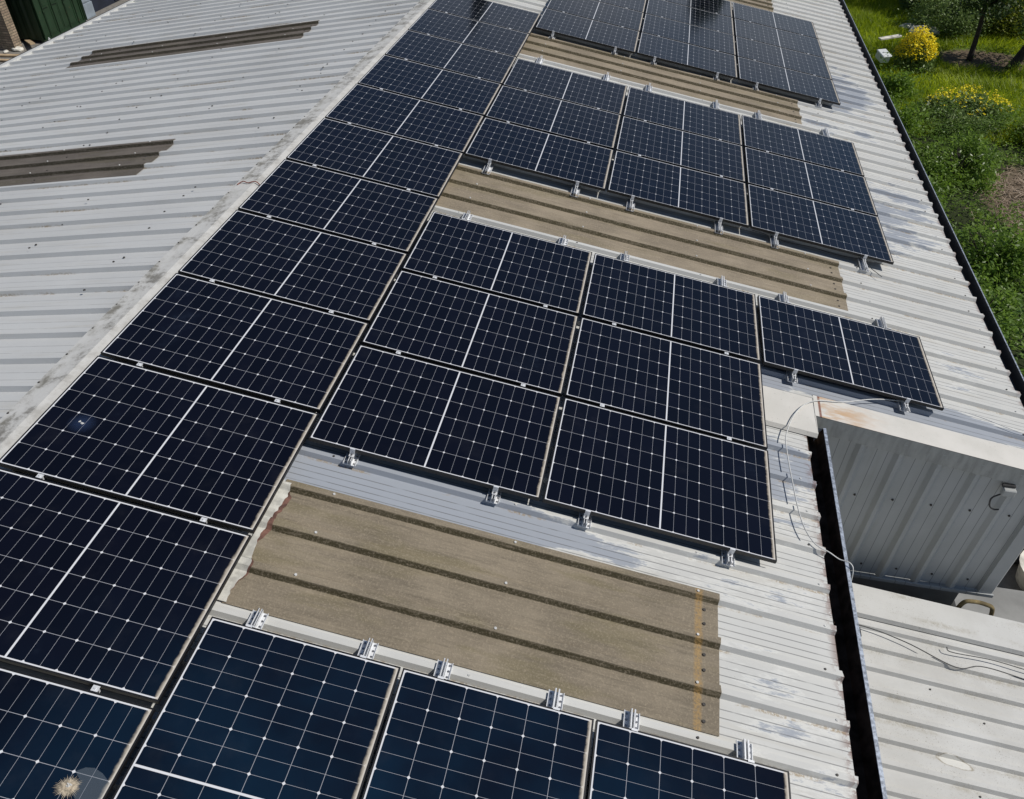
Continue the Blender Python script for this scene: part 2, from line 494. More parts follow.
def lowroof_material():
    m = Mat('off white lower roof sheet', 0.6, 0, 0.3)
    x, y, z = m.xyz()
    n1 = m.noise(1.6, 7, 0.65); n2 = m.noise(30, 5, 0.7); n3 = m.noise(3.2, 6, 0.6, stretch=(0.5, 1.5, 1), loc=(4, 1, 0))
    col = m.mix(n1.step(0.3, 0.7), (0.56, 0.56, 0.54), (0.48, 0.475, 0.45))
    ph = ((y - 3.217) / 0.2285).mod(1.0) * 0.2285
    valley = (ph - 0.175).abs().step(0.05, 0.0)
    col = m.mix(valley * n3.step(0.45, 0.68) * n2.step(0.3, 0.6) * 0.6, col, (0.30, 0.27, 0.20))
    col = m.mix(m.noise(85, 3, 0.6).step(0.60, 0.68) * n3.step(0.40, 0.6) * 0.7, col, (0.2, 0.18, 0.14))
    # dried puddle marks
    puddle = None
    for (cx, cy, rx, ry) in ((7.28, 2.01, 0.15, 0.045),):
        a = (x - cx) / rx; b = (y - cy + (x - cx) * 0.12) / ry
        d = a * a + b * b + (n1 - 0.5) * 2.6 + (n3 - 0.5) * 1.5
        rim = (d - 1.0).abs().step(0.28, 0.0); ins = d.step(1.0, 0.8)
        puddle = rim if puddle is None else puddle.mx(rim)
        col = m.mix(ins * 0.7, col, (0.68, 0.67, 0.62))
    col = m.mix(puddle * n2.step(0.35, 0.6) * 0.8, col, (0.26, 0.22, 0.15))
    m.base(col); m.bump(n1 + n2 * 0.4, 0.3, 0.006)
    return m.m
MAT['lowroof'] = lowroof_material()

def brick_material():
    m = Mat('old brickwork', 0.85, 0, 0.3)
    x, y, z = m.xyz()
    n = m.nt.nodes.new('ShaderNodeTexBrick')
    c = m.nt.nodes.new('ShaderNodeCombineXYZ')
    m.nt.links.new((x + y).k, c.inputs[0]); m.nt.links.new(z.k, c.inputs[1])
    m.nt.links.new(c.outputs[0], n.inputs['Vector'])
    n.inputs['Scale'].default_value = 1.0
    n.inputs['Brick Width'].default_value = 0.225; n.inputs['Row Height'].default_value = 0.078
    n.inputs['Mortar Size'].default_value = 0.009
    n.inputs['Color1'].default_value = (0.40, 0.31, 0.22, 1); n.inputs['Color2'].default_value = (0.24, 0.18, 0.13, 1)
    n.inputs['Mortar'].default_value = (0.10, 0.09, 0.07, 1)
    m.base(m.mix(m.noise(3, 6).step(0.4, 0.7) * 0.5, N(m.nt, n.outputs[0]), (0.12, 0.11, 0.07)))
    m.bump(N(m.nt, n.outputs[1]).inv(), 0.5, 0.01)
    return m.m
MAT['brick'] = brick_material()

def green_mat():
    m = Mat('dark green container paint', 0.5, 0, 0.4)
    n1 = m.noise(2, 6, 0.6); n2 = m.noise(9, 6, 0.7)
    col = m.mix(n1.step(0.3, 0.7), (0.011, 0.030, 0.012), (0.016, 0.042, 0.018))
    col = m.mix(n2.step(0.62, 0.72) * 0.6, col, (0.14, 0.08, 0.04))
    m.base(col); return m.m
MAT['green_paint'] = green_mat()
MAT['grey_steel'] = simple('grey painted steel', (0.25, 0.29, 0.33), 0.5, 0, 0.15, 3)
MAT['navy'] = simple('dark navy paint', (0.012, 0.016, 0.03), 0.5, 0, 0.2, 3)
MAT['render_wall'] = simple('grey rendered wall', (0.26, 0.26, 0.25), 0.9, 0, 0.2, 2)

def ground_material():
    m = Mat('earth and yard', 0.95, 0, 0.2)
    x, y, z = m.xyz()
    n1 = m.noise(0.45, 6, 0.6); n2 = m.noise(6, 6, 0.7); n3 = m.noise(40, 4, 0.7)
    green = m.mix(n2.step(0.35, 0.7), (0.070, 0.120, 0.014), (0.120, 0.170, 0.022))
    green = m.mix((y + n2 * 3.0).lt(23.5), green, (0.030, 0.040, 0.014))  # darker under the leaf cover, shade of the hollows put into the colour
    soil = m.mix(n3.step(0.3, 0.7), (0.09, 0.065, 0.042), (0.20, 0.155, 0.11))
    a = (x - 13.5) / 1.5; b = (y - 17.2) / 2.3
    d = (a * a + b * b + (n2 - 0.5) * 1.6)
    bare = d.step(1.1, 0.7)
    a2 = (x - 14.7) / 1.6; b2 = (y - 28.2) / 1.2
    bare = bare.mx((a2 * a2 + b2 * b2 + (n2 - 0.5) * 1.8).step(1.1, 0.6))
    g = m.mix(bare, green, soil)
    yard = m.mix(n2.step(0.3, 0.7), (0.19, 0.18, 0.165), (0.27, 0.25, 0.22))
    yard = m.mix(n3.step(0.5, 0.8) * 0.5, yard, (0.10, 0.085, 0.06))
    near = (y.lt(8.6) * x.gt(4.0)).mx(x.lt(4.0))
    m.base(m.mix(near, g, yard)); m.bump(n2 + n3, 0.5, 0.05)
    return m.m

def leaf_material(name, c0, c1, trans=0.35, scale=1.2, rough=0.5):
    m = Mat(name, rough, 0, 0.4)
    at = m.nt.nodes.new('ShaderNodeAttribute'); at.attribute_name = 'tone'
    t = N(m.nt, at.outputs['Fac'])
    n = m.noise(scale, 4, 0.6).step(0.3, 0.7)
    m.base(m.mix((t * 0.65 + n * 0.35), c0, c1))
    tr = m.nt.nodes.new('ShaderNodeBsdfTranslucent'); mx = m.nt.nodes.new('ShaderNodeMixShader')
    out = [q for q in m.nt.nodes if q.type == 'OUTPUT_MATERIAL'][0]
    cc = m.mix((t * 0.65 + n * 0.35), tuple(q * 1.3 for q in c0), tuple(q * 1.4 for q in c1))
    m.nt.links.new(cc.k, tr.inputs[0])
    mx.inputs[0].default_value = trans
    m.nt.links.new(m.b.outputs[0], mx.inputs[1]); m.nt.links.new(tr.outputs[0], mx.inputs[2])
    m.nt.links.new(mx.outputs[0], out.inputs[0])
    return m.m
MAT['grass'] = leaf_material('bright grass', (0.13, 0.205, 0.007), (0.42, 0.49, 0.020), 0.5, 0.8)
MAT['nettle'] = leaf_material('leafy ground cover', (0.060, 0.130, 0.014), (0.210, 0.320, 0.036), 0.45, 1.0)
MAT['ivy'] = leaf_material('glossy broad leaves', (0.070, 0.145, 0.018), (0.210, 0.320, 0.050), 0.45, 1.0, 0.4)
MAT['shrub'] = leaf_material('grey green shrub leaves', (0.080, 0.135, 0.035), (0.240, 0.330, 0.100), 0.3, 1.5)
MAT['treeleaf'] = leaf_material('dark tree leaves', (0.020, 0.045, 0.010), (0.070, 0.115, 0.022), 0.3, 1.2)
MAT['yellowleaf'] = leaf_material('yellow green leaves', (0.09, 0.14, 0.015), (0.28, 0.30, 0.03), 0.3, 1.5)
MAT['petal'] = leaf_material('yellow petals', (0.85, 0.66, 0.010), (0.92, 0.82, 0.04), 0.2, 3.0)
MAT['stem'] = leaf_material('green stems', (0.05, 0.10, 0.02), (0.11, 0.18, 0.04), 0.2, 3.0)
MAT['straw'] = leaf_material('dry stalks', (0.20, 0.14, 0.09), (0.50, 0.40, 0.30), 0.1, 3.0)

# ------------------------------------------------------------------ the ground
g = MB()
g.face([(-140, -100, GZ), (140, -100, GZ), (140, 220, GZ), (-140, 220, GZ)])
tag(g.build('ground', ground_material()), kind='structure')

# ------------------------------------------------------------------ the main building
def rib_profile(y0, y1, top=0.0, pan=-0.037, ct=0.021, cb=0.039, pitch=PITCH, ph0=Y0):
    """(y, h) profile of trapezoid ribs between y0 and y1"""
    pts = []
    k0 = int(math.floor((y0 - ph0) / pitch)) - 1
    k1 = int(math.ceil((y1 - ph0) / pitch)) + 1
    raw = []
    for k in range(k0, k1 + 1):
        c = ph0 + k * pitch
        raw += [(c - cb, pan), (c - ct, top), (c + ct, top), (c + cb, pan)]
    def at(y):
        for a, b in zip(raw[:-1], raw[1:]):
            if a[0] <= y <= b[0]:
                t = (y - a[0]) / (b[0] - a[0]) if b[0] > a[0] else 0
                return a[1] + t * (b[1] - a[1])
        return pan
    pts = [(y0, at(y0))] + [p for p in raw if y0 < p[0] < y1] + [(y1, at(y1))]
    return pts

def sheet(mb, prof, s0, s1, ns, side=1, thick=0.0, wob=0.0015, jag=0.0):
    rows = []
    ss = [s0 + (s1 - s0) * i / ns for i in range(ns + 1)]
    off = [random.uniform(-jag, jag) for _ in range(len(prof))]
    for i, s in enumerate(ss):
        row = []
        for j, (y, h) in enumerate(prof):
            e = off[j] if i == ns else 0.0
            w = math.sin(s * 2.1 + y * 1.3) * wob + random.uniform(-wob, wob) * 0.5
            row.append(mb.vert(S(s + e, y, h + w, side)))
        rows.append(row)
    for a, b in zip(rows[:-1], rows[1:]):
        for j in range(len(prof) - 1):
            q = [a[j], b[j], b[j + 1], a[j + 1]]
            mb.f.append(q if side > 0 else q[::-1]); mb.m.append(mb.mi)

def solidify(o, t, off=-1):
    md = o.modifiers.new('thickness', 'SOLIDIFY'); md.thickness = t; md.offset = off

bld = empty('warehouse', (0, 9, GZ))
tag(bld, 'long low industrial building with pitched profiled metal roof carrying the solar panels', 'building')
def B(o):
    """parent to the building without moving it"""
    o.parent = bld; o.matrix_parent_inverse = Matrix.Translation((0, -9, -GZ)); return o

YN, YF = -7.0, 24.0
E1, E2, EL = 5.79, 8.11, 8.57
mb = MB()
sheet(mb, rib_profile(YN, 3.80), 0.02, E1, 14, 1, jag=0.006)
sheet(mb, rib_profile(3.80, YF), 0.02, E1, 14, 1)
sheet(mb, rib_profile(4.02, YF), E1, E2, 6, 1, jag=0.008)
for k in range(-20, 70):
    y = Y0 + k * PITCH
    for s in (0.75, 2.1, 3.45, 4.8, 5.68, 6.7, 7.95):
        if y > YF or y < YN or (s > E1 and y < 4.3): continue
        q = S(s + random.uniform(-.03, .03), y + random.uniform(-.006, .006), 0.0)
        n = Vector((ST, 0, CT))
        mb.mi = 1 if random.random() < 0.6 else 2
        mb.cyl(q, q + n * 0.006, 0.009, 0.008, 6)
        mb.mi = 0
o = B(mb.build('right_roof_sheeting', [MAT['sheet_r'], MAT['washer'], MAT['dark']])); o['label'] = 'cream painted roof slope with peeling blue grey patches'
mb = MB()
sheet(mb, rib_profile(YN, YF, ct=0.024, cb=0.044, pan=-0.040), 0.02, EL, 18, -1)
for k in range(-20, 70):
    y = Y0 + k * PITCH
    for s in (0.75, 2.0, 3.3, 4.6, 5.9, 7.2, 8.4):
        if y > YF or y < YN: continue
        q = S(s + random.uniform(-.05, .05), y + random.uniform(-.15, .15), -0.034 if random.random() < .5 else 0, -1)
        n = Vector((-ST, 0, CT))
        mb.mi = 1
        if random.random() < 0.8: mb.cyl(q, q + n * 0.008, 0.012, 0.010, 6)
        mb.mi = 0
o = B(mb.build('left_roof_sheeting', [MAT['sheet_l'], MAT['dark']])); o['label'] = 'pale grey roof slope beyond the ridge'

# ridge cap: two wings with a small lip
mb = MB()
ny = 60
def cap_pt(q, y):
    w = 0.002 * math.sin(y * 3.1 + q[0] * 9) + random.uniform(-.0015, .0015)
    if q[0] < 0: return S(-q[0], y, q[1] + w, -1)
    return S(q[0], y, q[1] + w, 1)
prof = [(-0.205, -0.022), (-0.2, 0.014), (-0.10, 0.012), (0.0, 0.012), (0.10, 0.012), (0.20, 0.010), (0.205, -0.02)]
rows = []
for i in range(ny + 1):
    y = YN + (YF - YN) * i / ny
    rows.append([mb.vert(cap_pt(q, y)) for q in prof])
for a, b in zip(rows[:-1], rows[1:]):
    for j in range(len(prof) - 1): mb.f.append([a[j], a[j + 1], b[j + 1], b[j]]); mb.m.append(0)
mb.mi = 1
for k in range(-20, 70):
    y = Y0 + k * PITCH
    if YN < y < YF: 
        q = S(0.185, y, 0.012, -1); mb.cyl(q, q + Vector((-ST, 0, CT)) * 0.006, 0.009, 0.008, 6)
o = B(mb.build('ridge_cap', [MAT['cap'], MAT['dark']]))

# translucent roof lights
def skylight(s0, s1, k0, side, mat, label):
    ya = Y0 + k0 * PITCH + 0.055; yb = Y0 + (k0 + 3) * PITCH + 0.034
    m_ = MB()
    sheet(m_, rib_profile(ya, yb, top=0.010, pan=-0.027, ct=0.024, cb=0.047 if side > 0 else 0.052), s0, s1, 10, side, wob=0.002, jag=0.004)
    m_.mi = 1
    for k in range(k0 + 1, k0 + 4):
        y = Y0 + k * PITCH
        for s in np.arange(s0 + 0.35, s1, 1.3):
            q = S(s, y, 0.010, side); m_.cyl(q, q + Vector((side * ST, 0, CT)) * 0.007, 0.010, 0.009, 8)
    m_.mi = 2
    for k in range(k0, k0 + 3):
        y = Y0 + k * PITCH
        for dy in (0.12, 0.23):
            q = S(s1 - 0.10, y + dy, -0.026, side); m_.cyl(q, q + Vector((side * ST, 0, CT)) * 0.005, 0.012, 0.011, 8)
    o = B(m_.build('skylight', [mat, MAT['washer'], MAT['dark']])); o['label'] = label
    solidify(o, 0.004)
skylight(1.86, 4.965, 0, 1, MAT['skylight'], 'brown weathered roof light between the nearest row and the six panel block')
skylight(1.80, 6.46, 15, 1, MAT['skylight_far'], 'second brown roof light up the slope, between two panel blocks')
skylight(1.80, 6.42, 30, 1, MAT['skylight_far'], 'third brown roof light, below the farthest panel block')
skylight(1.93, 6.36, 48, 1, MAT['skylight_far'], 'farthest brown roof light at the top of the picture')
skylight(1.84, 6.5, 15, -1, MAT['skylight_l'], 'near dark roof light on the pale left slope')
skylight(1.94, 6.62, 30, -1, MAT['skylight_l'], 'far dark roof light on the pale left slope')

# flaking cream lap strip with rust along the top edge of the near roof light
def flake_strip():
    m_ = MB()
    ys = np.arange(0.732, 1.70, 0.006)
    def hh(y):
        d = min(abs(y - (Y0 + k * PITCH)) for k in (1, 2, 3))
        return 0.013 if d < 0.024 else (-0.022 if d > 0.050 else 0.013 - 0.035 * (d - 0.024) / 0.026)
    def edge(y, seed): 
        return 0.006 + 0.055 * float(fbl(y * 5, seed)) ** 1.4 + 0.014 * float(fbl(y * 38, seed + 3))
    def fbl(t, seed):
        i = math.floor(t); f = t - i; f = f * f * (3 - 2 * f)
        q = lambda n: random.Random(n * 7919 + seed).random()
        return q(i) * (1 - f) + q(i + 1) * f
    for mi, extra, dh in ((1, 0.016, 0.0), (0, 0.0, 0.0022)):
        m_.mi = mi
        for y0_, y1_ in zip(ys[:-1], ys[1:]):
            e0 = edge(y0_, 5) + extra * max(0, fbl(y0_ * 7, 77) - .45) * 5; e1 = edge(y1_, 5) + extra * max(0, fbl(y1_ * 7, 77) - .45) * 5
            m_.face([S(1.83, y0_, hh(y0_) + dh), S(1.86 + e0, y0_, hh(y0_) + dh + .001), S(1.86 + e1, y1_, hh(y1_) + dh + .001), S(1.83, y1_, hh(y1_) + dh)])
    B(m_.build('flaked_lap_strip', [simple('flaking cream coat', (0.52, 0.51, 0.46), 0.7, 0, 0.25, 14), simple('rust red primer', (0.15, 0.075, 0.055), 0.8, 0, 0.5, 20)]))
flake_strip()

# gutters
def xz(s, h): return (s * CT + h * ST, -s * ST + h * CT)
ex, ez = xz(E1, -0.034)
mb = MB()
t = 0.004
prof = [(ex - 0.03, ez - 0.01), (ex - 0.03, ez - 0.115), (ex + 0.105, ez - 0.115), (ex + 0.15, ez - 0.005)]
def channel(m_, prof, y0, y1, t, mi_in=0):
    P = [Vector(p) for p in prof]
    inn = []
    for i, p in enumerate(P):
        d = (P[min(i + 1, len(P) - 1)] - P[max(i - 1, 0)]).normalized()
        inn.append(p + Vector((-d.y, d.x)) * t)
    for a, b in zip(range(len(P) - 1), range(1, len(P))):
        m_.mi = 0
        m_.face([(P[a].x, y0, P[a].y), (P[b].x, y0, P[b].y), (P[b].x, y1, P[b].y), (P[a].x, y1, P[a].y)][::-1])
        m_.mi = mi_in
        m_.face([(inn[a].x, y0, inn[a].y), (inn[b].x, y0, inn[b].y), (inn[b].x, y1, inn[b].y), (inn[a].x, y1, inn[a].y)])
    m_.mi = 0
    for (A, Bq) in ((P[0], inn[0]), (P[-1], inn[-1])):
        m_.face([(A.x, y0, A.y), (A.x, y1, A.y), (Bq.x, y1, Bq.y), (Bq.x, y0, Bq.y)])
    for yy in (y0, y1):
        m_.face([(p[0], yy, p[1]) for p in prof] + [(prof[0][0] + .01, yy, prof[0][1])])
channel(mb, prof, YN, 3.80, t, 1)
mb.mi = 0
mb.box(ex + 0.147, ex + 0.172, YN, 3.80, ez - 0.012, ez + 0.004)      # folded outer rim
mb.mi = 1
for k in range(140):                                                   # sludge and leaf litter
    yy = random.uniform(YN, 3.7); xx = ex + random.uniform(-0.015, 0.09); r = random.uniform(0.004, 0.012)
    mb.cyl((xx, yy, ez - 0.112), (xx + random.uniform(-r, r), yy + r, ez - 0.105), r, r * 0.4, 5)
o = B(mb.build('gutter', [MAT['galv'], MAT['gutter_in']])); o['label'] = 'galvanised gutter with black sludge along the near eave'
ex2, ez2 = xz(E2, -0.034)
mb = MB()
prof = [(ex2 - 0.03, ez2 - 0.01), (ex2 - 0.02, ez2 - 0.07), (ex2 + 0.02, ez2 - 0.10), (ex2 + 0.08, ez2 - 0.09), (ex2 + 0.125, ez2 - 0.0)]
channel(mb, prof, 4.02, YF, t, 0)
mb.mi = 1
mb.box(ex2 + 0.121, ex2 + 0.133, 4.02, YF, ez2 - 0.006, ez2 + 0.006)
o = B(mb.build('gutter', [MAT['gutter_pvc'], MAT['galv']])); o['label'] = 'black gutter along the far eave above the grass'
# left eave: folded edge trim
lx, lz = -(EL * CT), -EL * ST
mb = MB(); mb.box(lx - 0.05, lx + 0.03, YN, YF, lz - 0.12, lz + 0.010); mb.mi = 1; mb.box(lx - 0.068, lx - 0.052, YN, YF, lz - 0.13, lz + 0.014)
o = B(mb.build('gutter', [MAT['washer'], MAT['gutter_pvc']])); o['label'] = 'thin pale eave trim with dark outer gutter on the left slope'

# flashing across the step between the two eaves
mb = MB()
def strip(m_, s0, s1, ya, yb, h0, h1, n=8):
    for i in range(n):
        a = s0 + (s1 - s0) * i / n; b = s0 + (s1 - s0) * (i + 1) / n
        m_.face([S(a, ya, h0), S(b, ya, h0), S(b, yb, h1), S(a, yb, h1)])
strip(mb, 5.0, 5.875, 3.695, 4.16, 0.004, 0.012)
strip(mb, 5.0, 5.875, 3.672, 3.695, -0.03, 0.004)
strip(mb, 5.868, 8.14, 3.925, 4.20, 0.012, 0.020)
strip(mb, 5.868, 8.14, 4.20, 4.215, 0.020, 0.0)
mb.face([S(5.875, 3.695, 0.004), S(5.875, 3.695, -0.09), S(5.868, 3.925, -0.09), S(5.868, 3.925, 0.012)])
o = B(mb.build('flashing', MAT['flash']))
solidify(o, 0.003)
mb = MB()
for i in range(10):
    a = 5.868 + (8.14 - 5.868) * i / 10; b = a + (8.14 - 5.868) / 10
    A, Bq = S(a, 3.925, 0.009), S(b, 3.925, 0.009)
    mb.face([(A.x, 3.922, A.z), (A.x, 3.914, A.z - 0.180), (Bq.x, 3.914, Bq.z - 0.180), (Bq.x, 3.922, Bq.z)])
    mb.face([(A.x, 3.914, A.z - 0.180), (A.x, 3.945, A.z - 0.187), (Bq.x, 3.945, Bq.z - 0.187), (Bq.x, 3.914, Bq.z - 0.180)])
o = B(mb.build('flashing', MAT['flashface'])); o['label'] = 'grey streaked drip face folded down over the clad wall'

# clad gable wall of the projecting part (ribs run vertically)
mb = MB()
zb = -3.09
pts = []
x = 5.70
k = 0
cx = 6.29 - 0.3505 * 2
WY = 3.965
while cx < 8.0:
    pts += [(cx - 0.062, WY), (cx - 0.032, WY - 0.046), (cx + 0.000, WY - 0.046), (cx + 0.046, WY)]
    cx += 0.3505
pts = [(5.55, WY)] + [p for p in pts if 5.56 < p[0] < 7.94] + [(7.94, WY), (7.945, WY - 0.045), (8.07, WY - 0.045), (8.085, WY - 0.03), (8.085, WY + 0.05)]
for a, b in zip(pts[:-1], pts[1:]):
    mb.face([(a[0], a[1], zb), (b[0], b[1], zb), (b[0], b[1], -b[0] * ST / CT - 0.05), (a[0], a[1], -a[0] * ST / CT - 0.05)])
mb.face([(5.55, WY - 0.05, zb), (8.085, WY - 0.05, zb), (8.085, WY + 0.04, zb - 0.012), (5.55, WY + 0.04, zb - 0.012)])
mb.box(5.55, 8.09, WY - 0.062, WY - 0.045, zb - 0.03, zb + 0.012)
mb.mi = 1
cx = 6.29 - 0.35
while cx < 7.9:
    for zz in (-1.95, -2.95):
        mb.cyl((cx + 0.11, WY - 0.002, zz), (cx + 0.11, WY - 0.012, zz), 0.012, 0.010, 8)
    cx += 0.3505
o = B(mb.build('clad_wall', [MAT['clad'], MAT['dark']]))
# light fitting on the wall
lf = empty('wall_light', (7.60, WY - 0.045, -1.56)); tag(lf, 'small pale box light with curled black cable high on the grey clad wall', 'lamp')
mb = MB(); mb.box(-0.035, 0.075, -0.07, -0.005, -0.045, 0.035); mb.build('housing', simple('dull grey plastic', (0.36, 0.37, 0.36), 0.6), lf, bevel=0.008)
mb = MB(); mb.box(-0.045, 0.065, -0.03, 0.0, 0.038, 0.06); mb.build('bracket', MAT['black_cable'], lf)
mb = MB(); mb.tube(spline([(-0.02, -0.03, -0.05), (-0.075, -0.03, -0.12), (-0.055, -0.03, -0.22), (0.0, -0.02, -0.27), (0.05, -0.01, -0.275)]), 0.008); mb.build('cable', MAT['black_cable'], lf, smooth=True)

# masonry below
mb = MB()
xe = E1 * CT - 0.10; x2 = E2 * CT - 0.16; xl = EL * CT - 0.15
mb.box(-xl, -xl + 0.2, YN + 0.05, YF - 0.05, GZ - 0.1, lz - 0.1)
mb.box(xe - 0.2, xe, YN + 0.05, 3.98, GZ - 0.1, ez - 0.03)
mb.box(xe - 0.2, x2, 4.0, 4.14, GZ - 0.1, zb - 0.035)
mb.box(x2 - 0.2, x2, 4.16, YF - 0.05, GZ - 0.1, ez2 - 0.06)
for yy, yz in ((YN + 0.05, YN + 0.25), (YF - 0.25, YF - 0.05)):
    xr_ = xe - 0.21 if yy < 0 else x2 - 0.21
    m1 = [(-xl + 0.21, GZ - 0.1), (xr_, GZ - 0.1), (xr_, -xr_ * ST / CT - 0.06), (0, -0.06), (-xl + 0.21, -(xl - 0.21) * ST / CT - 0.06)]
    mb.prism(m1, 'y', yy, yz)
B(mb.build('wall', MAT['render_wall']))

# ------------------------------------------------------------------ lower neighbouring roof
low = empty('lean_to', (9.0, -1.0, GZ))
tag(low, 'low lean-to with off-white ribbed roof just beyond the near galvanised gutter', 'building')
def Lp(o): o.parent = low; o.matrix_parent_inverse = Matrix.Translation((-9, 1, -GZ)); return o
def LZ(x, h=0): return -2.95 - (x - 6.7) * 0.13 + h
mb = MB()
prof = rib_profile(YN, 3.36, top=0.0, pan=-0.042, ct=0.022, cb=0.040, pitch=0.2285, ph0=3.217)
xs = [5.72 + (11.0 - 5.72) * i / 12 for i in range(13)]
rows = [[mb.vert((x, y, LZ(x, h) + random.uniform(-.002, .002))) for (y, h) in prof] for x in xs]
for a, b in zip(rows[:-1], rows[1:]):
    for j in range(len(prof) - 1): mb.f.append([a[j], b[j], b[j + 1], a[j + 1]]); mb.m.append(0)
mb.mi = 1
for x in (6.6, 7.45, 8.6, 9.8):
    for k in range(0, 42, 1):
        y = 3.217 - k * 0.2285 - 0.09 + random.uniform(-.02, .02)
        xx = x + random.uniform(-.25, .25)
        if random.random() < .3: mb.cyl((xx, y, LZ(xx, -0.045)), (xx, y, LZ(xx, -0.034)), 0.010, 0.008, 6)
Lp(mb.build('roof', [MAT['lowroof'], MAT['dark']]))
mb = MB()
for i in range(8):
    a = 5.72 + 5.28 * i / 8; b = a + 5.28 / 8
    for (ya, ha), (yb, hb) in zip([(3.30, -0.03), (3.315, 0.016), (3.48, 0.022), (3.655, 0.030), (3.665, -0.12)][:-1], [(3.315, 0.016), (3.48, 0.022), (3.655, 0.030), (3.665, -0.12)]):
        mb.face([(a, ya, LZ(a, ha)), (b, ya, LZ(b, ha)), (b, yb, LZ(b, hb)), (a, yb, LZ(a, hb))])
Lp(mb.build('verge_flashing', MAT['lowroof']))
mb = MB()
mb.prism([(5.72, GZ), (10.9, GZ), (10.9, LZ(10.9, -0.06)), (5.72, LZ(5.72, -0.06))], 'y', 3.40, 3.60)
mb.prism([(5.72, GZ), (10.9, GZ), (10.9, LZ(10.9, -0.06)), (5.72, LZ(5.72, -0.06))], 'y', YN + .05, YN + .25)
mb.box(10.7, 10.9, YN + 0.26, 3.39, GZ, LZ(10.9, -0.06))
Lp(mb.build('wall', MAT['render_wall']))

# galvanised bracket stub on the outer side of the near gutter
mb = MB(); mb.box(5.885, 5.935, 1.80, 1.87, -1.24, -1.16); mb.cyl((5.91, 1.835, -1.24), (5.91, 1.835, -1.34), 0.02, 0.02, 8)
o = B(mb.build('bracket', MAT['gutter_pvc']))

# ------------------------------------------------------------------ solar panels
PL, PW, PT = 1.722, 1.134, 0.030
ROOF_ROT = Euler((0, TH, 0))
def ring(m_, L, W, z0, z1, w):
    m_.box(0, L, 0, w, z0, z1); m_.box(0, L, W - w, W, z0, z1)
    m_.box(0, w, w, W - w, z0, z1); m_.box(L - w, L, w, W - w, z0, z1)
mb = MB(); ring(mb, PL, PW, -PT, 0.0, 0.0095)
mb.box(0.0095, PL - .0095, 0.0095, 0.03, -PT, -PT + 0.002); mb.box(0.0095, PL - .0095, PW - 0.03, PW - .0095, -PT, -PT + 0.002)
frame_me = mb.mesh('frame'); frame_me.materials.append(MAT['frame'])
def sheet_me(name, mat):
    m_ = MB(); m_.box(0.0092, PL - 0.0092, 0.0092, PW - 0.0092, -0.0065, -0.0018)
    me = m_.mesh(name); me.materials.append(mat); return me
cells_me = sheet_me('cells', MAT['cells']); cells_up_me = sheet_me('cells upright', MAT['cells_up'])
mb = MB(); mb.box(0.5, 1.2, 0.5, 0.6, -0.028, -0.0075); mb.box(0.55, 0.63, 0.3, 0.42, -0.025, -0.0075)
jb_me = mb.mesh('junction_box'); jb_me.materials.append(MAT['black_cable'])
mb = MB(); mb.box(-0.019, 0.019, -0.016, 0.016, 0.0015, 0.0048); mb.box(-0.019, 0.019, -0.006, 0.006, -0.03, 0.0015); mb.cyl((0, 0, 0.0048), (0, 0, 0.010), 0.0065, 0.0065, 6)
midclamp_me = mb.mesh('clamp'); midclamp_me.materials.append(MAT['alu'])

def link(name, me, parent, loc=(0, 0, 0), rot=(0, 0, 0)):
    o = D.objects.new(name, me); COL.objects.link(o); o.parent = parent; o.location = loc; o.rotation_euler = rot
    return o
HP = 0.100
def panel(s, y, label, group, upright=False, clamps=True, gap=0.035):
    q = S(s + random.uniform(-.002, .002), y + random.uniform(-.0025, .0025), HP + random.uniform(-.0012, .0012))
    root = empty('solar_panel', q)
    root.rotation_mode = 'XYZ'
    mt = Matrix.Rotation(TH, 3, 'Y') @ Euler((random.uniform(-.0018, .0018), random.uniform(-.0012, .0012), random.uniform(-.0008, .0008))).to_matrix()
    if upright:     # long side runs parallel to the ridge; local x points back towards the camera
        mt = mt @ Matrix.Rotation(-math.pi / 2, 3, 'Z')
    root.rotation_euler = mt.to_euler()
    tag(root, label, 'solar panel', group)
    link('frame', frame_me, root)
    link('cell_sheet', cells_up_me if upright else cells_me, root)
    link('junction_box', jb_me, root)
    if clamps:
        for cxx in (0.318, 1.393):
            link('clamp', midclamp_me, root, (cxx + random.uniform(-.012, .012), PW + gap / 2, 0))
    return root

ordn = ['first', 'second', 'third', 'fourth', 'fifth', 'sixth', 'seventh', 'eighth', 'ninth', 'tenth', 'eleventh', 'twelfth']
SA = 0.14
PY = 1.1688
GH = 0.0348
for r in range(-2, 11):
    if r == -2: lab = 'lowest ridge column solar panel, mostly beyond the bottom left corner'
    elif r == -1: lab = 'ridge column solar panel in the bottom left corner with a tan splat on it'
    elif r == 10: lab = 'topmost solar panel of the long column beside the ridge cap'
    else: lab = 'solar panel in the ridge column, %s up from the bottom left corner panel' % ordn[r]
    panel(SA, r * PY + GH / 2, lab, 'solar panels in the single column along the ridge cap', clamps=(r < 10))
S1 = SA + PL
pc = PL + 0.0286
rown = ['nearest', 'middle', 'farthest']
coln = ['left', 'centre', 'right hand']
for r in range(3):
    for c in range(2):
        panel(S1 + 0.0212 + c * pc, 2.0654 + r * PY, 'solar panel, %s row, %s column of the six-panel block in the middle' % (rown[r], ('left', 'right')[c]),
              'solar panels of the block in the middle of the roof', clamps=(r < 2))
panel(S1 + 0.0212 + 2 * pc, 2.0654 + 2 * PY, 'single solar panel jutting out to the right above the cream flashing and the grey wall', 'solar panels of the block in the middle of the roof', clamps=False)
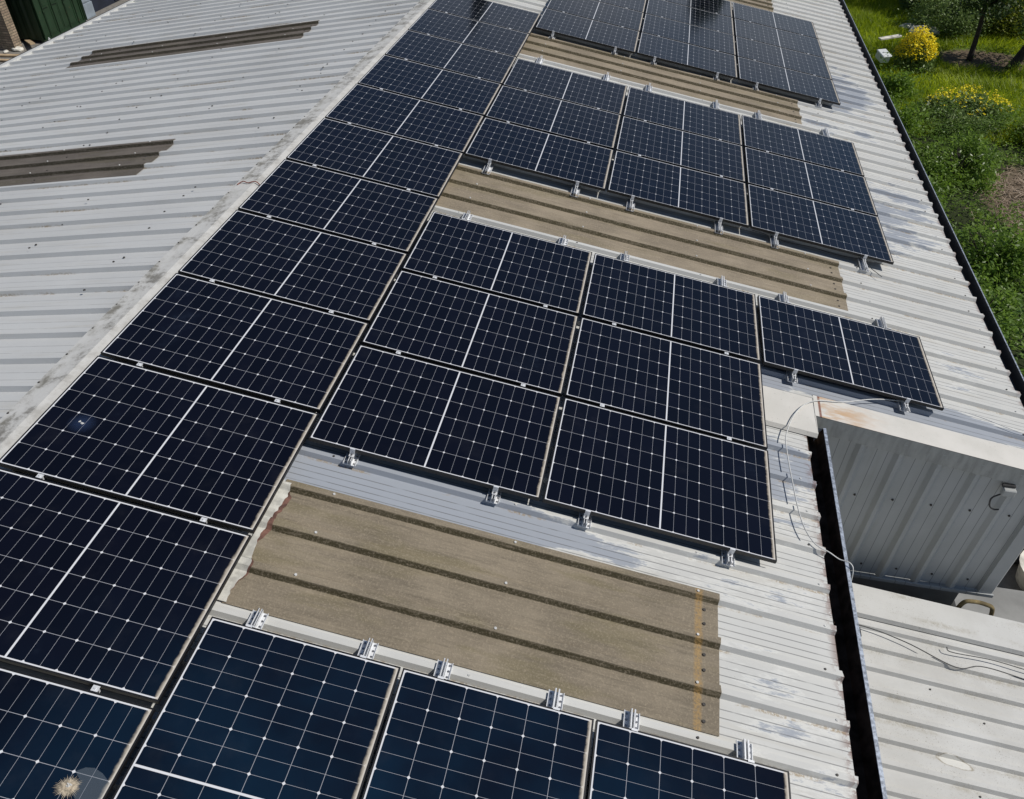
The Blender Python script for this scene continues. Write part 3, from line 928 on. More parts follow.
for r in range(3):
    for c in range(3):
        panel(S1 + 0.0156 + c * pc, 7.0103 + r * PY, 'solar panel, %s row, %s column of the nine-panel block above the middle block' % (rown[r], coln[c]),
              'solar panels of the nine panel block', clamps=(r < 2))
for r in range(4):
    for c in range(3):
        panel(S1 + 0.0273 + c * pc, 12.0935 + r * PY, 'solar panel, row %s from the camera, %s column of the farthest twelve-panel block' % (('one', 'two', 'three', 'four')[r], coln[c]),
              'solar panels of the farthest block', clamps=(r < 3))
for c in range(3):
    panel(S1 + 0.0303 + c * (PW + 0.0144), 0.5599, 'upright solar panel cut off by the bottom edge, %s of three' % ('left', 'centre', 'right')[c],
          'upright solar panels along the bottom of the photo', upright=True, clamps=False)

# ------------------------------------------------------------------ mini rails with end clamps
def make_rail(length, up):
    """rail along local y; the panel edge is at y = 0, the rail sticks out towards -y"""
    root = empty('mounting_rail')
    m_ = MB()
    y0, y1 = -length, 0.09
    m_.box(-0.048, 0.048, y0, y1, 0.0, 0.004)
    for xx in (-0.048, -0.015, 0.011, 0.044):
        h = 0.048 if abs(xx + .002) < 0.02 else 0.014
        m_.box(xx, xx + 0.004, y0, y1, 0.004, h)
    m_.box(-0.015, -0.006, y0, y1, 0.044, 0.048); m_.box(0.006, 0.015, y0, y1, 0.044, 0.048)
    for yy in (y0 + 0.018, y0 + 0.055, y0 + 0.092):
        for xx in (-0.031, 0.031):
            m_.mi = 1; m_.cyl((xx, yy, 0.004), (xx, yy, 0.008), 0.0075, 0.007, 6); m_.mi = 0
    rail = m_.build('rail', [MAT['alu'], MAT['bolt']], root)
    m_ = MB()
    m_.box(-0.019, 0.019, -0.030, -0.004, 0.0485, 0.052)
    m_.box(-0.019, 0.019, -0.0045, -0.0015, 0.052, 0.1015)
    m_.box(-0.019, 0.019, -0.0045, 0.009, 0.1015, 0.1045)
    m_.build('end_clamp', MAT['alu'], root)
    m_ = MB(); m_.cyl((0, -0.016, 0.052), (0, -0.016, 0.061), 0.0075, 0.0075, 6); m_.cyl((0, -0.016, 0.061), (0, -0.016, 0.063), 0.005, 0.005, 8)
    m_.build('bolt', MAT['bolt'], root)
    return root
def copy_rail(p):
    o = p.copy(); COL.objects.link(o)
    for ch in p.children:
        c = ch.copy(); COL.objects.link(c); c.parent = o
    return o
rail_specs = []
GP = 'short aluminium mounting rails with clamps'
def side(i, n, near): return ('leftmost', 'second from left', 'third from left', 'fourth from left', 'fifth from left', 'rightmost')[i] if i < n - 1 else 'rightmost'
ds = [S1 + 0.0303 + c * (PW + 0.0144) + q for c in range(3) for q in (0.225, 0.91)]
for i, s in enumerate(ds): rail_specs.append((s, 0.5599, 0.152, 1, 'aluminium mounting rail on the white rib above the upright panels, %s' % side(i, 6, 0)))
for i, (c, q) in enumerate(((0, .33), (0, 1.40), (1, .33), (1, 1.395))):
    rail_specs.append((S1 + .0212 + c * pc + q, 2.0654, 0.07, -1, 'aluminium mounting rail at the near edge of the six panel block, %s' % side(i, 4, 0)))
for i, q in enumerate((.31, 1.385)):
    rail_specs.append((S1 + .0212 + 2 * pc + q, 2.0654 + 2 * PY, 0.07, -1, 'aluminium mounting rail under the near edge of the single jutting panel, %s' % ('left', 'right')[i]))
for i, (c, q) in enumerate([(c, q) for c in range(3) for q in (.33, 1.40)]):
    rail_specs.append((S1 + .0212 + c * pc + q, 2.0654 + 2 * PY + PW, 0.29 if c < 3 else 0.1, 1, 'aluminium mounting rail between second roof light and middle panel block, %s' % side(i, 6, 0)))
for i, (c, q) in enumerate([(c, q) for c in range(3) for q in (.31, 1.385)]):
    rail_specs.append((S1 + .0156 + c * pc + q, 7.0103, 0.19, -1, 'aluminium mounting rail at the near edge of the nine panel block, %s' % side(i, 6, 0)))
for i, (c, q) in enumerate([(c, q) for c in range(3) for q in (.31, 1.385)]):
    rail_specs.append((S1 + .0156 + c * pc + q, 7.0103 + 2 * PY + PW, 0.52, 1, 'aluminium mounting rail between third roof light and the nine panel block, %s' % side(i, 6, 0)))
for i, (c, q) in enumerate([(c, q) for c in range(3) for q in (.31, 1.385)]):
    rail_specs.append((S1 + .0273 + c * pc + q, 12.0935, 0.11, -1, 'aluminium mounting rail at the near edge of the farthest panel block, %s' % side(i, 6, 0)))
protos = {}
for (s, y, ln, d, lab) in rail_specs:
    if ln not in protos: o = protos[ln] = make_rail(ln, d)
    else: o = copy_rail(protos[ln])
    mt = Matrix.Rotation(TH, 3, 'Y')
    if d > 0: mt = mt @ Matrix.Rotation(math.pi, 3, 'Z')
    o.location = S(s, y, 0.002); o.rotation_euler = mt.to_euler()
    tag(o, lab, 'rail', GP)

# dried splat with radiating bristly rim on the bottom left panel
def splat():
    n = 90
    c = Vector((1.673, -0.474, 0))
    m_ = MB(); m_.mi = 0
    ring_ = []
    for k in range(n):
        a = 2 * math.pi * k / n
        r = random.uniform(0.030, 0.040) if k % 2 else random.uniform(0.05, 0.075)
        ring_.append(S(c.x + r * math.cos(a) , c.y + r * math.sin(a) * 0.85, HP + 0.0015))
    ctr = S(c.x, c.y, HP + 0.006)
    for k in range(n): m_.face([ctr, ring_[k], ring_[(k + 1) % n]])
    m_.mi = 1
    for k in range(14):
        a = random.uniform(0, 6.28); r = random.uniform(0, 0.02)
        m_.cyl(S(c.x + r * math.cos(a), c.y + r * math.sin(a), HP + 0.002), S(c.x + r * math.cos(a), c.y + r * math.sin(a), HP + 0.010), 0.006, 0.002, 6)
    o = m_.build('bird_dropping', [simple('tan dried splat', (0.42, 0.36, 0.27), 0.9, 0, .4, 60), simple('grey crust', (0.5, 0.5, 0.48), 0.9)])
    film = D.materials.new('pale painted reflection'); film.use_nodes = True  # film here is the painted reflection in the glass
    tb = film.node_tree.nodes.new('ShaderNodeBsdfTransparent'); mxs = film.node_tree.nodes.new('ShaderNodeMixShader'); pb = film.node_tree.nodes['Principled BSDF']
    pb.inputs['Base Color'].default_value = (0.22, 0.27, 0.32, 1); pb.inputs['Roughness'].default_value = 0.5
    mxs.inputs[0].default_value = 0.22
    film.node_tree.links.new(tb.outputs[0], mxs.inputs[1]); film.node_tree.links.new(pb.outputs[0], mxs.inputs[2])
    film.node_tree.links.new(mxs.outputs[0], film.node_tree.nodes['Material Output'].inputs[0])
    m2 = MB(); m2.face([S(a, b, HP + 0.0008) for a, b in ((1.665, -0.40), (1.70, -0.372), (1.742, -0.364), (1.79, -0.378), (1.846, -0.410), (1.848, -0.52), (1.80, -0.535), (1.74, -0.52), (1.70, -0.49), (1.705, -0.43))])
    m2.build('reflection_patch', film, o)  # reflection in the glass, painted as a pale see-through patch
    tag(o, 'tan dried splat with bristly rim on the bottom left panel', 'dropping')
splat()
def spatter(s0, y0):
    m_ = MB(); m_.mi = 0
    for k in range(9):
        a = random.uniform(0, 6.28); q = random.uniform(0, 0.022); rr = random.uniform(0.003, 0.009)
        pts_ = []
        for j in range(9):
            b = 2 * math.pi * j / 9; w = rr * random.uniform(.5, 1.5)
            pts_.append(S(s0 + q * math.cos(a) + w * math.cos(b), y0 + q * math.sin(a) + w * math.sin(b), HP + 0.0014 + k * 0.0001))
        m_.face(pts_)
    o = m_.build('bird_dropping', MAT['washer'])
    tag(o, 'small white spatter in a bluish haze on a ridge column panel near the left edge', 'dropping')
    fm = D.materials.new('bluish haze'); fm.use_nodes = True; nt = fm.node_tree
    pb = nt.nodes['Principled BSDF']; pb.inputs['Base Color'].default_value = (0.10, 0.18, 0.42, 1)
    tc = nt.nodes.new('ShaderNodeTexCoord'); gr = nt.nodes.new('ShaderNodeTexGradient'); gr.gradient_type = 'SPHERICAL'
    mp = nt.nodes.new('ShaderNodeMapping'); mp.vector_type = 'TEXTURE'
    c_ = S(s0, y0, HP + 0.001); mp.inputs['Location'].default_value = c_; mp.inputs['Scale'].default_value = (0.10, 0.10, 0.10)
    nt.links.new(tc.outputs['Object'], mp.inputs[0]); nt.links.new(mp.outputs[0], gr.inputs[0])
    ml = nt.nodes.new('ShaderNodeMath'); ml.operation = 'MULTIPLY'; ml.inputs[1].default_value = 0.15
    nt.links.new(gr.outputs['Fac'], ml.inputs[0])
    tb = nt.nodes.new('ShaderNodeBsdfTransparent'); ms = nt.nodes.new('ShaderNodeMixShader')
    nt.links.new(ml.outputs[0], ms.inputs[0]); nt.links.new(tb.outputs[0], ms.inputs[1]); nt.links.new(pb.outputs[0], ms.inputs[2])
    nt.links.new(ms.outputs[0], nt.nodes['Material Output'].inputs[0])
    m2 = MB(); m2.face([S(s0 + .1 * math.cos(a), y0 + .1 * math.sin(a), HP + 0.0008) for a in np.linspace(0, 2 * math.pi, 25)[:-1]])
    m2.build('haze_ring', fm, o)
spatter(0.418, 1.669)

# ------------------------------------------------------------------ cables and bits on the roof
pts = [(8.25, 4.62), (7.93, 4.44), (7.35, 4.53), (6.6, 4.41), (6.15, 4.20), (5.86, 4.10), (5.68, 3.88), (5.57, 3.57), (5.553, 3.377), (5.569, 3.03), (5.61, 2.60), (5.69, 2.40), (5.80, 2.345)]
P3 = [S(a, b, 0.03) for a, b in pts]
P3 += [Vector((5.80, 2.32, -0.99)), Vector((5.875, 2.29, -0.985)), Vector((5.90, 2.24, -1.05)), Vector((5.905, 2.19, -1.35)), Vector((5.92, 2.15, -2.2)), Vector((5.95, 2.3, -2.83))]
P3 += [Vector((6.1, 2.5, LZ(6.1, .015))), Vector((6.4, 2.9, LZ(6.4, .02)))]
mb = MB(); mb.tube(spline(P3, 8), 0.0048, 6)
tag(mb.build('cable', MAT['white_cable'], smooth=True), 'thin white cable looping over the cream flashing and down across the near gutter', 'cable')
mb = MB(); mb.tube(spline([(6.0, 3.12, LZ(6.0, .012)), (6.6, 3.17, LZ(6.6, .012)), (7.05, 3.10, LZ(7.05, .012)), (7.5, 2.95, LZ(7.5, .012)), (7.8, 3.03, LZ(7.8, .012)), (8.5, 2.97, LZ(8.5, .012)), (10.2, 2.9, LZ(10.2, .012))], 8), 0.005, 6)
tag(mb.build('cable', MAT['black_cable'], smooth=True), 'thin black cable wandering across the lower off-white roof', 'cable')
mb = MB(); mb.tube(spline([(7.45, 3.15, LZ(7.45, .02)), (7.5, 3.11, LZ(7.5, .012)), (7.9, 3.13, LZ(7.9, .012)), (8.4, 3.10, LZ(8.4, .012)), (9.2, 3.12, LZ(9.2, .012))], 8), 0.005, 6)
tag(mb.build('cable', MAT['black_cable'], smooth=True), 'short second black wire beside the verge flashing of the lower roof', 'cable')
mb = MB(); mb.tube(spline([S(0.17, 5.31, 0.02, -1), S(0.12, 5.36, 0.03, -1), S(0.05, 5.33, 0.022, -1), S(0.02, 5.35, 0.03), S(0.10, 5.30, 0.022), S(0.13, 5.27, .02)], 6), 0.0055, 6)
tag(mb.build('wire', MAT['red'], smooth=True), 'short rusty red wire lying over the ridge cap', 'wire')
mb = MB(); mb.tube(spline([S(6.95, 6.75, 0.02), S(6.80, 6.95, 0.03), S(6.86, 7.2, 0.03), S(7.05, 7.25, .01)], 6), 0.004, 5)
tag(mb.build('wire', MAT['black_cable'], smooth=True), 'small curl of thin dark wire right of the nine panel block', 'wire')
# sagging string cables under the near edges
mb = MB(); pp = []
for i in range(26):
    t_ = i / 25; pp.append(S(5.4 + 1.6 * t_, 7.02 - 0.012 * math.sin(t_ * 9), 0.05 - 0.035 * math.sin(math.pi * t_) + 0.008 * math.sin(t_ * 17)))
mb.tube(pp, 0.004, 5)
tag(mb.build('cable', MAT['black_cable'], smooth=True), 'black cable sagging under the near edge of the nine panel block', 'cable')

# ------------------------------------------------------------------ left yard, far left corner
ct_ = empty('shipping_container', (-20.0, 24.5, GZ))
tag(ct_, 'dark green steel container with closed double doors beyond the left eave', 'container')
mb = MB()
yy = -1.22
prof = []
x = -3.0
while x < 2.95:
    prof += [(x, -1.22), (x + 0.07, -1.185), (x + 0.14, -1.185), (x + 0.21, -1.22)]; x += 0.28
for sgn in (1, -1):
    for a, b in zip(prof[:-1], prof[1:]):
        q = [(a[0], a[1] * sgn, 0.12), (b[0], b[1] * sgn, 0.12), (b[0], b[1] * sgn, 2.58), (a[0], a[1] * sgn, 2.58)]
        mb.face(q if sgn > 0 else q[::-1])
mb.box(-3.0, 2.98, -1.21, 1.21, 2.56, 2.60); mb.box(-3.0, 2.98, -1.2, 1.2, 0.10, 0.14); mb.box(-3.02, -3.0, -1.2, 1.2, 0.12, 2.58)
for a in (-1.23, 1.13):
    mb.box(2.90, 3.0, a, a + 0.10, 0.0, 2.60)
mb.box(2.90, 2.998, -1.13, 1.13, 2.48, 2.598); mb.box(2.90, 2.998, -1.13, 1.13, 0.02, 0.13)
mb.build('body', MAT['green_paint'], ct_)
for a, b in ((-1.125, -0.004), (0.004, 1.125)):
    mb = MB(); mb.box(2.93, 2.975, a, b, 0.14, 2.47)
    for k in range(3):
        w = (b - a - 0.06) / 3; y_ = a + 0.03 + k * w
        mb.box(2.975, 2.990, y_ + 0.02, y_ + w - 0.02, 0.2, 2.41)
    dr = mb.build('door', MAT['green_paint'], ct_, bevel=0.004)
    mb = MB()
    for q in (0.3, 0.75):
        y_ = a + (b - a) * q
        mb.cyl((3.012, y_, 0.1), (3.012, y_, 2.5), 0.016, 0.016, 8)
        mb.box(2.99, 3.03, y_ - 0.03, y_ + 0.03, 0.9, 0.95)
        mb.box(3.02, 3.035, y_ - 0.02, y_ + 0.30, 1.02, 1.05)
    mb.build('locking_bar', MAT['green_paint'], dr)
mb = MB(); mb.cyl((-16.93, 23.46, GZ + 0.12), (-16.93, 23.46, GZ + 0.17), 0.03, 0.015, 8); mb.cyl((-16.93, 23.46, GZ), (-16.93, 23.46, GZ + 0.12), 0.045, 0.045, 10)
tag(mb.build('bottle', MAT['white_plastic'], bevel=0.01), 'small white plastic bottle at the foot of the green container door', 'bottle')

cb = empty('steel_cabinet', (-17.6, 26.25, GZ)); tag(cb, 'grey painted steel cabinet standing right of the green container', 'cabinet')
mb = MB(); mb.box(-0.4, 0.4, -0.42, 0.40, 0.0, 0.52); mb.build('base', MAT['grey_steel'], cb, bevel=0.012)
mb = MB(); mb.box(-0.38, 0.36, -0.40, 0.38, 0.53, 1.6); mb.build('cupboard', MAT['grey_steel'], cb, bevel=0.012)
mb = MB(); mb.box(0.401, 0.412, -0.38, 0.36, 0.04, 0.48); mb.build('door', MAT['grey_steel'], cb, bevel=0.003)
mb = MB(); mb.box(0.361, 0.372, -0.36, 0.34, 0.57, 1.56); mb.box(0.372, 0.39, 0.25, 0.28, 0.9, 1.1); mb.build('door', MAT['grey_steel'], cb, bevel=0.003)
c2 = empty('storage_shed', (-20.2, 29.6, GZ)); tag(c2, 'dark navy steel shed beyond the grey cabinet in the top left', 'shed')
mb = MB(); mb.prism([(-2.7, 0), (2.7, 0), (2.7, 2.4), (-2.7, 2.6)], 'y', -2.8, 2.8); mb.build('body', MAT['navy'], c2)
mb = MB(); mb.box(2.702, 2.74, -1.2, 1.2, 0.05, 2.1)
for k in range(7): mb.box(2.741, 2.752, -1.15 + k * 0.34, -1.0 + k * 0.34, 0.08, 2.06)
mb.build('door', MAT['navy'], c2)
mb = MB(); mb.box(-2.8, 2.8, -2.9, 2.9, 2.61, 2.66); mb.build('roof', MAT['grey_steel'], c2)

bw = empty('brick_wall', (-20.6, 22.55, GZ)); tag(bw, 'old brick wall end in the top left corner beside the green container', 'wall')
mb = MB(); mb.box(-3.2, 3.1, -0.12, 0.12, 0, 2.3); mb.box(2.7, 3.15, -0.18, 0.18, 0, 2.35); mb.build('brickwork', MAT['brick'], bw)
mb = MB(); mb.box(-3.2, 3.2, -0.2, 0.2, 2.36, 2.42); mb.build('coping', MAT['stone'], bw, bevel=0.01)

for (x, y, L_, w, a, tilt, lab, mt) in (
        (-17.9, 21.75, 2.4, 0.16, 100, 0, 'long pale plank lying on the ground before the brick wall', 'wood'),
        (-17.6, 21.35, 2.2, 0.14, 95, 0, 'second pale plank, nearest the roof edge in the left corner', 'wood'),
        (-17.2, 20.9, 2.0, 0.12, 98, 0, 'grey weathered plank lowest in the left corner', 'wood_grey'),
        (-17.3, 22.95, 1.05, 0.16, 228, 7, 'short fresh board leaning between the brick wall and the container', 'wood')):
    mb = MB(); mb.box(-w / 2, w / 2, -L_ / 2, L_ / 2, 0, 0.045)
    o = mb.build('plank', MAT[mt], bevel=0.003)
    o.location = (x, y, GZ + (0.02 if not tilt else 0.12)); o.rotation_euler = (R(tilt), 0, R(a)); tag(o, lab, 'plank', 'planks lying in the yard')
def stone(x, y, r, sq, lab, z=GZ, mat='stone', name='stone', cat='stone'):
    bm = bmesh.new(); bmesh.ops.create_icosphere(bm, subdivisions=2, radius=r)
    for v in bm.verts:
        k = 1 + random.uniform(-.16, .16)
        v.co = Vector((v.co.x * k * sq[0], v.co.y * k * sq[1], v.co.z * k * sq[2]))
    me = D.meshes.new(name); bm.to_mesh(me); bm.free(); me.materials.append(MAT[mat])
    o = D.objects.new(name, me); COL.objects.link(o); o.location = (x, y, z + r * sq[2] * 0.6); tag(o, lab, cat)
    return o
stone(-17.45, 22.45, 0.17, (1.3, 0.8, 0.5), 'pale block of stone on the ground beside the short leaning board')
stone(-17.7, 22.2, 0.09, (1, 1, .6), 'small pale pebble by the foot of the brick wall')
stone(12.85, 31.4, 0.26, (1.5, .7, .45), 'small elongated white stone in the grass at the top right')
stone(13.2, 30.7, 0.34, (1.5, .8, .6), 'larger pale stone in the grass right of the small white one')
# white plastic box beside the wall under the gutter and a plank in the grass
mb = MB(); mb.box(-0.15, 0.15, -0.2, 0.2, 0, 0.2); mb.box(-0.17, 0.17, -0.22, 0.22, 0.2, 0.25)
mb.box(-0.08, 0.08, -0.02, 0.02, 0.25, 0.29)
o = mb.build('plastic_box', MAT['white_plastic'], bevel=0.02); o.location = (11.02, 26.5, GZ + 0.32); o.rotation_euler = (R(14), 0, R(25)); tag(o, 'white plastic box in the grass beside the far gutter, left of the yellow flower bush', 'box')
mb = MB(); mb.box(-0.09, 0.09, -0.42, 0.42, 0, 0.05)
o = mb.build('plank', MAT['stone'], bevel=0.003); o.location = (11.75, 29.2, GZ + 0.25); o.rotation_euler = (R(3), 0, R(-62)); tag(o, 'pale board lying in the grass above the white plastic box', 'plank')

# items down in the gap right of the clad wall
tk = empty('water_tank', (9.0, 5.0, GZ)); tag(tk, 'round open pale tub in the narrow yard beyond the corner of the clad wall', 'tub')
mb = MB()
n = 24
for (r0, z0), (r1, z1) in (((0.42, 0), (0.5, 0.8)), ((0.5, 0.8), (0.53, 0.81)), ((0.53, 0.81), (0.46, 0.80)), ((0.46, 0.80), (0.39, 0.06)), ((0.39, 0.06), (0.001, 0.05))):
    for k in range(n):
        a, b = 2 * math.pi * k / n, 2 * math.pi * (k + 1) / n
        mb.face([(r0 * math.cos(a), r0 * math.sin(a), z0), (r0 * math.cos(b), r0 * math.sin(b), z0), (r1 * math.cos(b), r1 * math.sin(b), z1), (r1 * math.cos(a), r1 * math.sin(a), z1)])
mb.build('tub', MAT['stone'], tk, smooth=False)
tk.location = (9.90, 5.78, GZ); tk.scale = (0.72, 0.72, 0.4)
for i, (x, y, z) in enumerate(((9.95, 6.55, GZ), (9.98, 6.50, GZ + 0.17))):
    mb = MB(); pp = [Vector((0.27 * math.cos(a), 0.27 * math.sin(a), 0)) for a in np.linspace(0, 2 * math.pi, 25)]
    mb.tube(pp, 0.09, 8)
    o = mb.build('tyre', MAT['frame'], smooth=True); o.location = (x, y, z + 0.09); tag(o, ('lower', 'upper')[i] + ' old black tyre of the pair lying past the clad wall corner', 'tyre', 'old tyres')
mb = MB()
pp = spline([(7.74, 3.76, -3.4), (7.76, 3.76, -3.10), (7.84, 3.76, -3.045), (7.97, 3.76, -3.06), (8.06, 3.76, -3.13), (8.10, 3.76, -3.45), (8.10, 3.76, -4.3)], 6)
mb.tube(pp, 0.022, 8)
tag(mb.build('pipe', simple('lichen brown pipe', (0.22, 0.17, 0.08), .9, 0, .5, 14), smooth=True), 'brown lichen covered bent pipe below the corner of the clad wall', 'pipe')
mb = MB(); mb.cyl((9.25, 6.02, GZ + 0.06), (11.0, 6.35, GZ + 0.06), 0.055, 0.055, 10)
tag(mb.build('pipe', MAT['black_cable']), 'straight black pipe on the ground beside the pale tub', 'pipe')
mb = MB(); mb.box(8.5, 10.6, 4.35, 5.35, GZ, GZ + 0.35)
tag(mb.build('concrete_block', MAT['render_wall'], bevel=0.02), 'grey concrete plinth in the narrow yard behind the clad wall corner', 'plinth')

# ------------------------------------------------------------------ vegetation helpers (numpy)
def quads(name, P, U, V, mat, tone, parent=None, shape='leaf'):
    """leaf-like quads: centre P, half-length U, half-width V (n x 3 arrays)"""
    n = len(P)
    if shape == 'leaf':
        vs = np.stack([P - U, P - 0.1 * U + V, P + U, P - 0.1 * U - V], 1).reshape(-1, 3)
        k = 4
    else:
        vs = np.stack([P - V, P + V, P + U], 1).reshape(-1, 3); k = 3
    me = D.meshes.new(name)
    me.vertices.add(n * k); me.vertices.foreach_set('co', vs.ravel().astype(np.float32))
    me.loops.add(n * k); me.loops.foreach_set('vertex_index', np.arange(n * k, dtype=np.int32))
    me.polygons.add(n); me.polygons.foreach_set('loop_start', np.arange(0, n * k, k, dtype=np.int32))
    me.update()
    at = me.attributes.new('tone', 'FLOAT', 'FACE'); at.data.foreach_set('value', tone.astype(np.float32))
    me.materials.append(mat)
    me.validate()
    o = D.objects.new(name, me); COL.objects.link(o)
    if parent: o.parent = parent
    return o
def rvec(n):
    v = rng.normal(size=(n, 3)); return v / np.linalg.norm(v, axis=1, keepdims=True)
def leaves(C, size, flat=0.5):
    n = len(C)
    d = rvec(n); d[:, 2] *= (1 - flat); d /= np.linalg.norm(d, axis=1, keepdims=True)
    w = np.cross(d, rvec(n) * np.array([1 - flat, 1 - flat, 1]) + np.array([0, 0, .6])); w /= np.linalg.norm(w, axis=1, keepdims=True) + 1e-9
    sz = size * rng.uniform(0.6, 1.3, (n, 1))
    return d * sz, w * sz * 0.42
def vnoise(x, y, seed=0, sc=1.0):
    r = np.random.default_rng(seed); t = r.uniform(0, 1, (64, 64))
    X = x * sc + 1000; Y = y * sc + 1000
    i = np.floor(X).astype(int); j = np.floor(Y).astype(int); a = X - i; b = Y - j
    a = a * a * (3 - 2 * a); b = b * b * (3 - 2 * b)
    g_ = lambda p, q: t[p % 64, q % 64]
    return (g_(i, j) * (1 - a) + g_(i + 1, j) * a) * (1 - b) + (g_(i, j + 1) * (1 - a) + g_(i + 1, j + 1) * a) * b
def fb(x, y, seed=0, sc=1.0): return (vnoise(x, y, seed, sc) + .5 * vnoise(x, y, seed + 1, sc * 2.1) + .25 * vnoise(x, y, seed + 2, sc * 4.3)) / 1.75

XE = x2 + 0.05
# grass blades
n = 210000
gx = rng.uniform(XE + 0.1, 24, n); gy = rng.uniform(9, 42, n)
lim = (gy > 21 + 2.0 * (fb(gx, gy, 3, 0.6) - .5)) | (gx > 14.2 + 1.2 * (fb(gx, gy, 6, .8) - .5))
bare = (((gx - 13.5) / 1.5) ** 2 + ((gy - 17.2) / 2.3) ** 2 < 0.9 + (fb(gx, gy, 9, 2) - .5)) | (((gx - 14.7) / 1.5) ** 2 + ((gy - 28.2) / 1.1) ** 2 < 0.9 + (fb(gx, gy, 12, 2) - .5) * 1.5)
clump = fb(gx, gy, 21, 1.6)
keep = lim & ~bare & (rng.uniform(0, 1, n) < (0.30 + 1.1 * clump))
keep &= ~((gx > 19) & (rng.uniform(0, 1, n) < .5))
gx, gy, clump = gx[keep], gy[keep], clump[keep]
n = len(gx)
h = (0.08 + 0.36 * np.clip(fb(gx, gy, 30, 1.3) - .15, 0, 1)) * rng.uniform(0.6, 1.3, n)
P = np.stack([gx, gy, np.full(n, GZ)], 1)
lean = rng.normal(0, 0.6, (n, 2)) + (np.stack([fb(gx, gy, 41, .9), fb(gx, gy, 44, .9)], 1) - .5) * 1.6
U = np.stack([lean[:, 0] * h, lean[:, 1] * h, h], 1)
a = rng.uniform(0, math.pi, n)
wd = rng.uniform(0.008, 0.017, n)
V = np.stack([np.cos(a) * wd, np.sin(a) * wd, np.zeros(n)], 1)
o = quads('grass', P, U, V, MAT['grass'], np.clip(fb(gx, gy, 50, .7) * 1.2 - .1 + rng.normal(0, .12, n), 0, 1), shape='blade')
tag(o, 'lush bright green grass beyond the far gutter', 'grass', kind='stuff')
# leafy ground cover near the wall
def cover(name, n, cond, size, hmax, mat, lab, seed, cat='plants'):
    x_ = rng.uniform(XE + 0.05, 19, n); y_ = rng.uniform(4.5, 34, n)
    k = cond(x_, y_) & (rng.uniform(0, 1, n) < 0.25 + 1.15 * fb(x_, y_, seed, 1.4)); x_, y_ = x_[k], y_[k]
    m_ = len(x_)
    H = hmax * (0.10 + 2.2 * np.clip(fb(x_, y_, seed + 7, 1.1) - .28, 0, 1))
    z_ = GZ + H * (1 - rng.uniform(0, 1, m_) ** 2.0 * 0.75)
    C = np.stack([x_, y_, z_], 1)
    U, V = leaves(C, size, 0.75)
    o = quads(name, C, U, V, mat, np.clip(fb(x_, y_, seed + 20, 1.1) * 1.1 - .1 + rng.normal(0, .16, m_), 0, 1))
    tag(o, lab, cat, kind='stuff'); return o
notbare = lambda x, y: ~(((x - 13.5) / 1.35) ** 2 + ((y - 17.2) / 2.2) ** 2 < 0.9 + (fb(x, y, 9, 2) - .5))
cover('ground_cover', 170000, lambda x, y: (y < 22.5 + 2 * (fb(x, y, 3, .6) - .5)) & notbare(x, y) & (y > 14.5 + 2 * (fb(x, y, 60, .8) - .5)) & (y > 8.7), 0.042, 0.75, MAT['nettle'], 'dense small leaved green ground cover beside the far gutter', 70)
cover('bramble_patch', 110000, lambda x, y: (y < 15.2 + 2 * (fb(x, y, 60, .8) - .5)) & (y > 8.7) & notbare(x, y), 0.062, 0.8, MAT['ivy'], 'broad leaved green brambles beside the nearest end of the far gutter', 90)
cover('weeds', 26000, lambda x, y: (y > 22) & (fb(x, y, 95, .45) > .56) & notbare(x, y), 0.05, 0.55, MAT['nettle'], 'scattered low weeds among the grass', 110)

# dry brushwood heap on the bare patch
n = 2600
x_ = rng.normal(13.5, 0.65, n); y_ = rng.normal(17.2, 1.0, n)
C = np.stack([x_, y_, GZ + 0.04 + rng.uniform(0, .22, n) * np.exp(-((x_ - 13.5) ** 2 + (y_ - 17.4) ** 2))], 1)
d = rvec(n); d[:, 2] *= .25
U = d * rng.uniform(0.05, 0.26, (n, 1)); V = np.cross(d, np.array([0, 0, 1.])) * 0.011
o = quads('brushwood', C, U, V, MAT['straw'], rng.uniform(0, 1, n)); tag(o, 'heap of dry pale brown stalks on the bare patch at the right edge', 'brushwood', kind='stuff')

def shrub(name, x, y, rx, ry, h, n, size, mat, lab, cat='shrub', clumps=26, group=None, z0=0.0):
    root = empty(name, (x, y, GZ)); tag(root, lab, cat, group)
    mb = MB()
    for k in range(9):
        a = rng.uniform(0, 6.28); r = rng.uniform(.2, .8)
        mb.tube([(0, 0, 0), (rx * r * .5 * math.cos(a), ry * r * .5 * math.sin(a), h * .5), (rx * r * math.cos(a), ry * r * math.sin(a), h * rng.uniform(.7, .95))], [0.025, 0.016, 0.006], 5)
    mb.build('stem', MAT['bark'], root)
    cc = rng.uniform(-1, 1, (clumps * 3, 3)); cc = cc[(cc ** 2).sum(1) < 1][:clumps]
    cc[:, 2] = abs(cc[:, 2]) * 0.9 + 0.05
    idx = rng.integers(0, len(cc), n)
    off = rng.normal(0, 0.19, (n, 3))
    C = (cc[idx] + off) * np.array([rx, ry, h]); C[:, 2] = np.clip(C[:, 2], 0.02, None) + z0
    U, V = leaves(C, size, 0.35)
    tn = np.clip(rng.uniform(0, 1, len(cc))[idx] * .7 + rng.uniform(0, .35, n), 0, 1)
    quads('foliage', C, U, V, mat, tn, root)
    return root
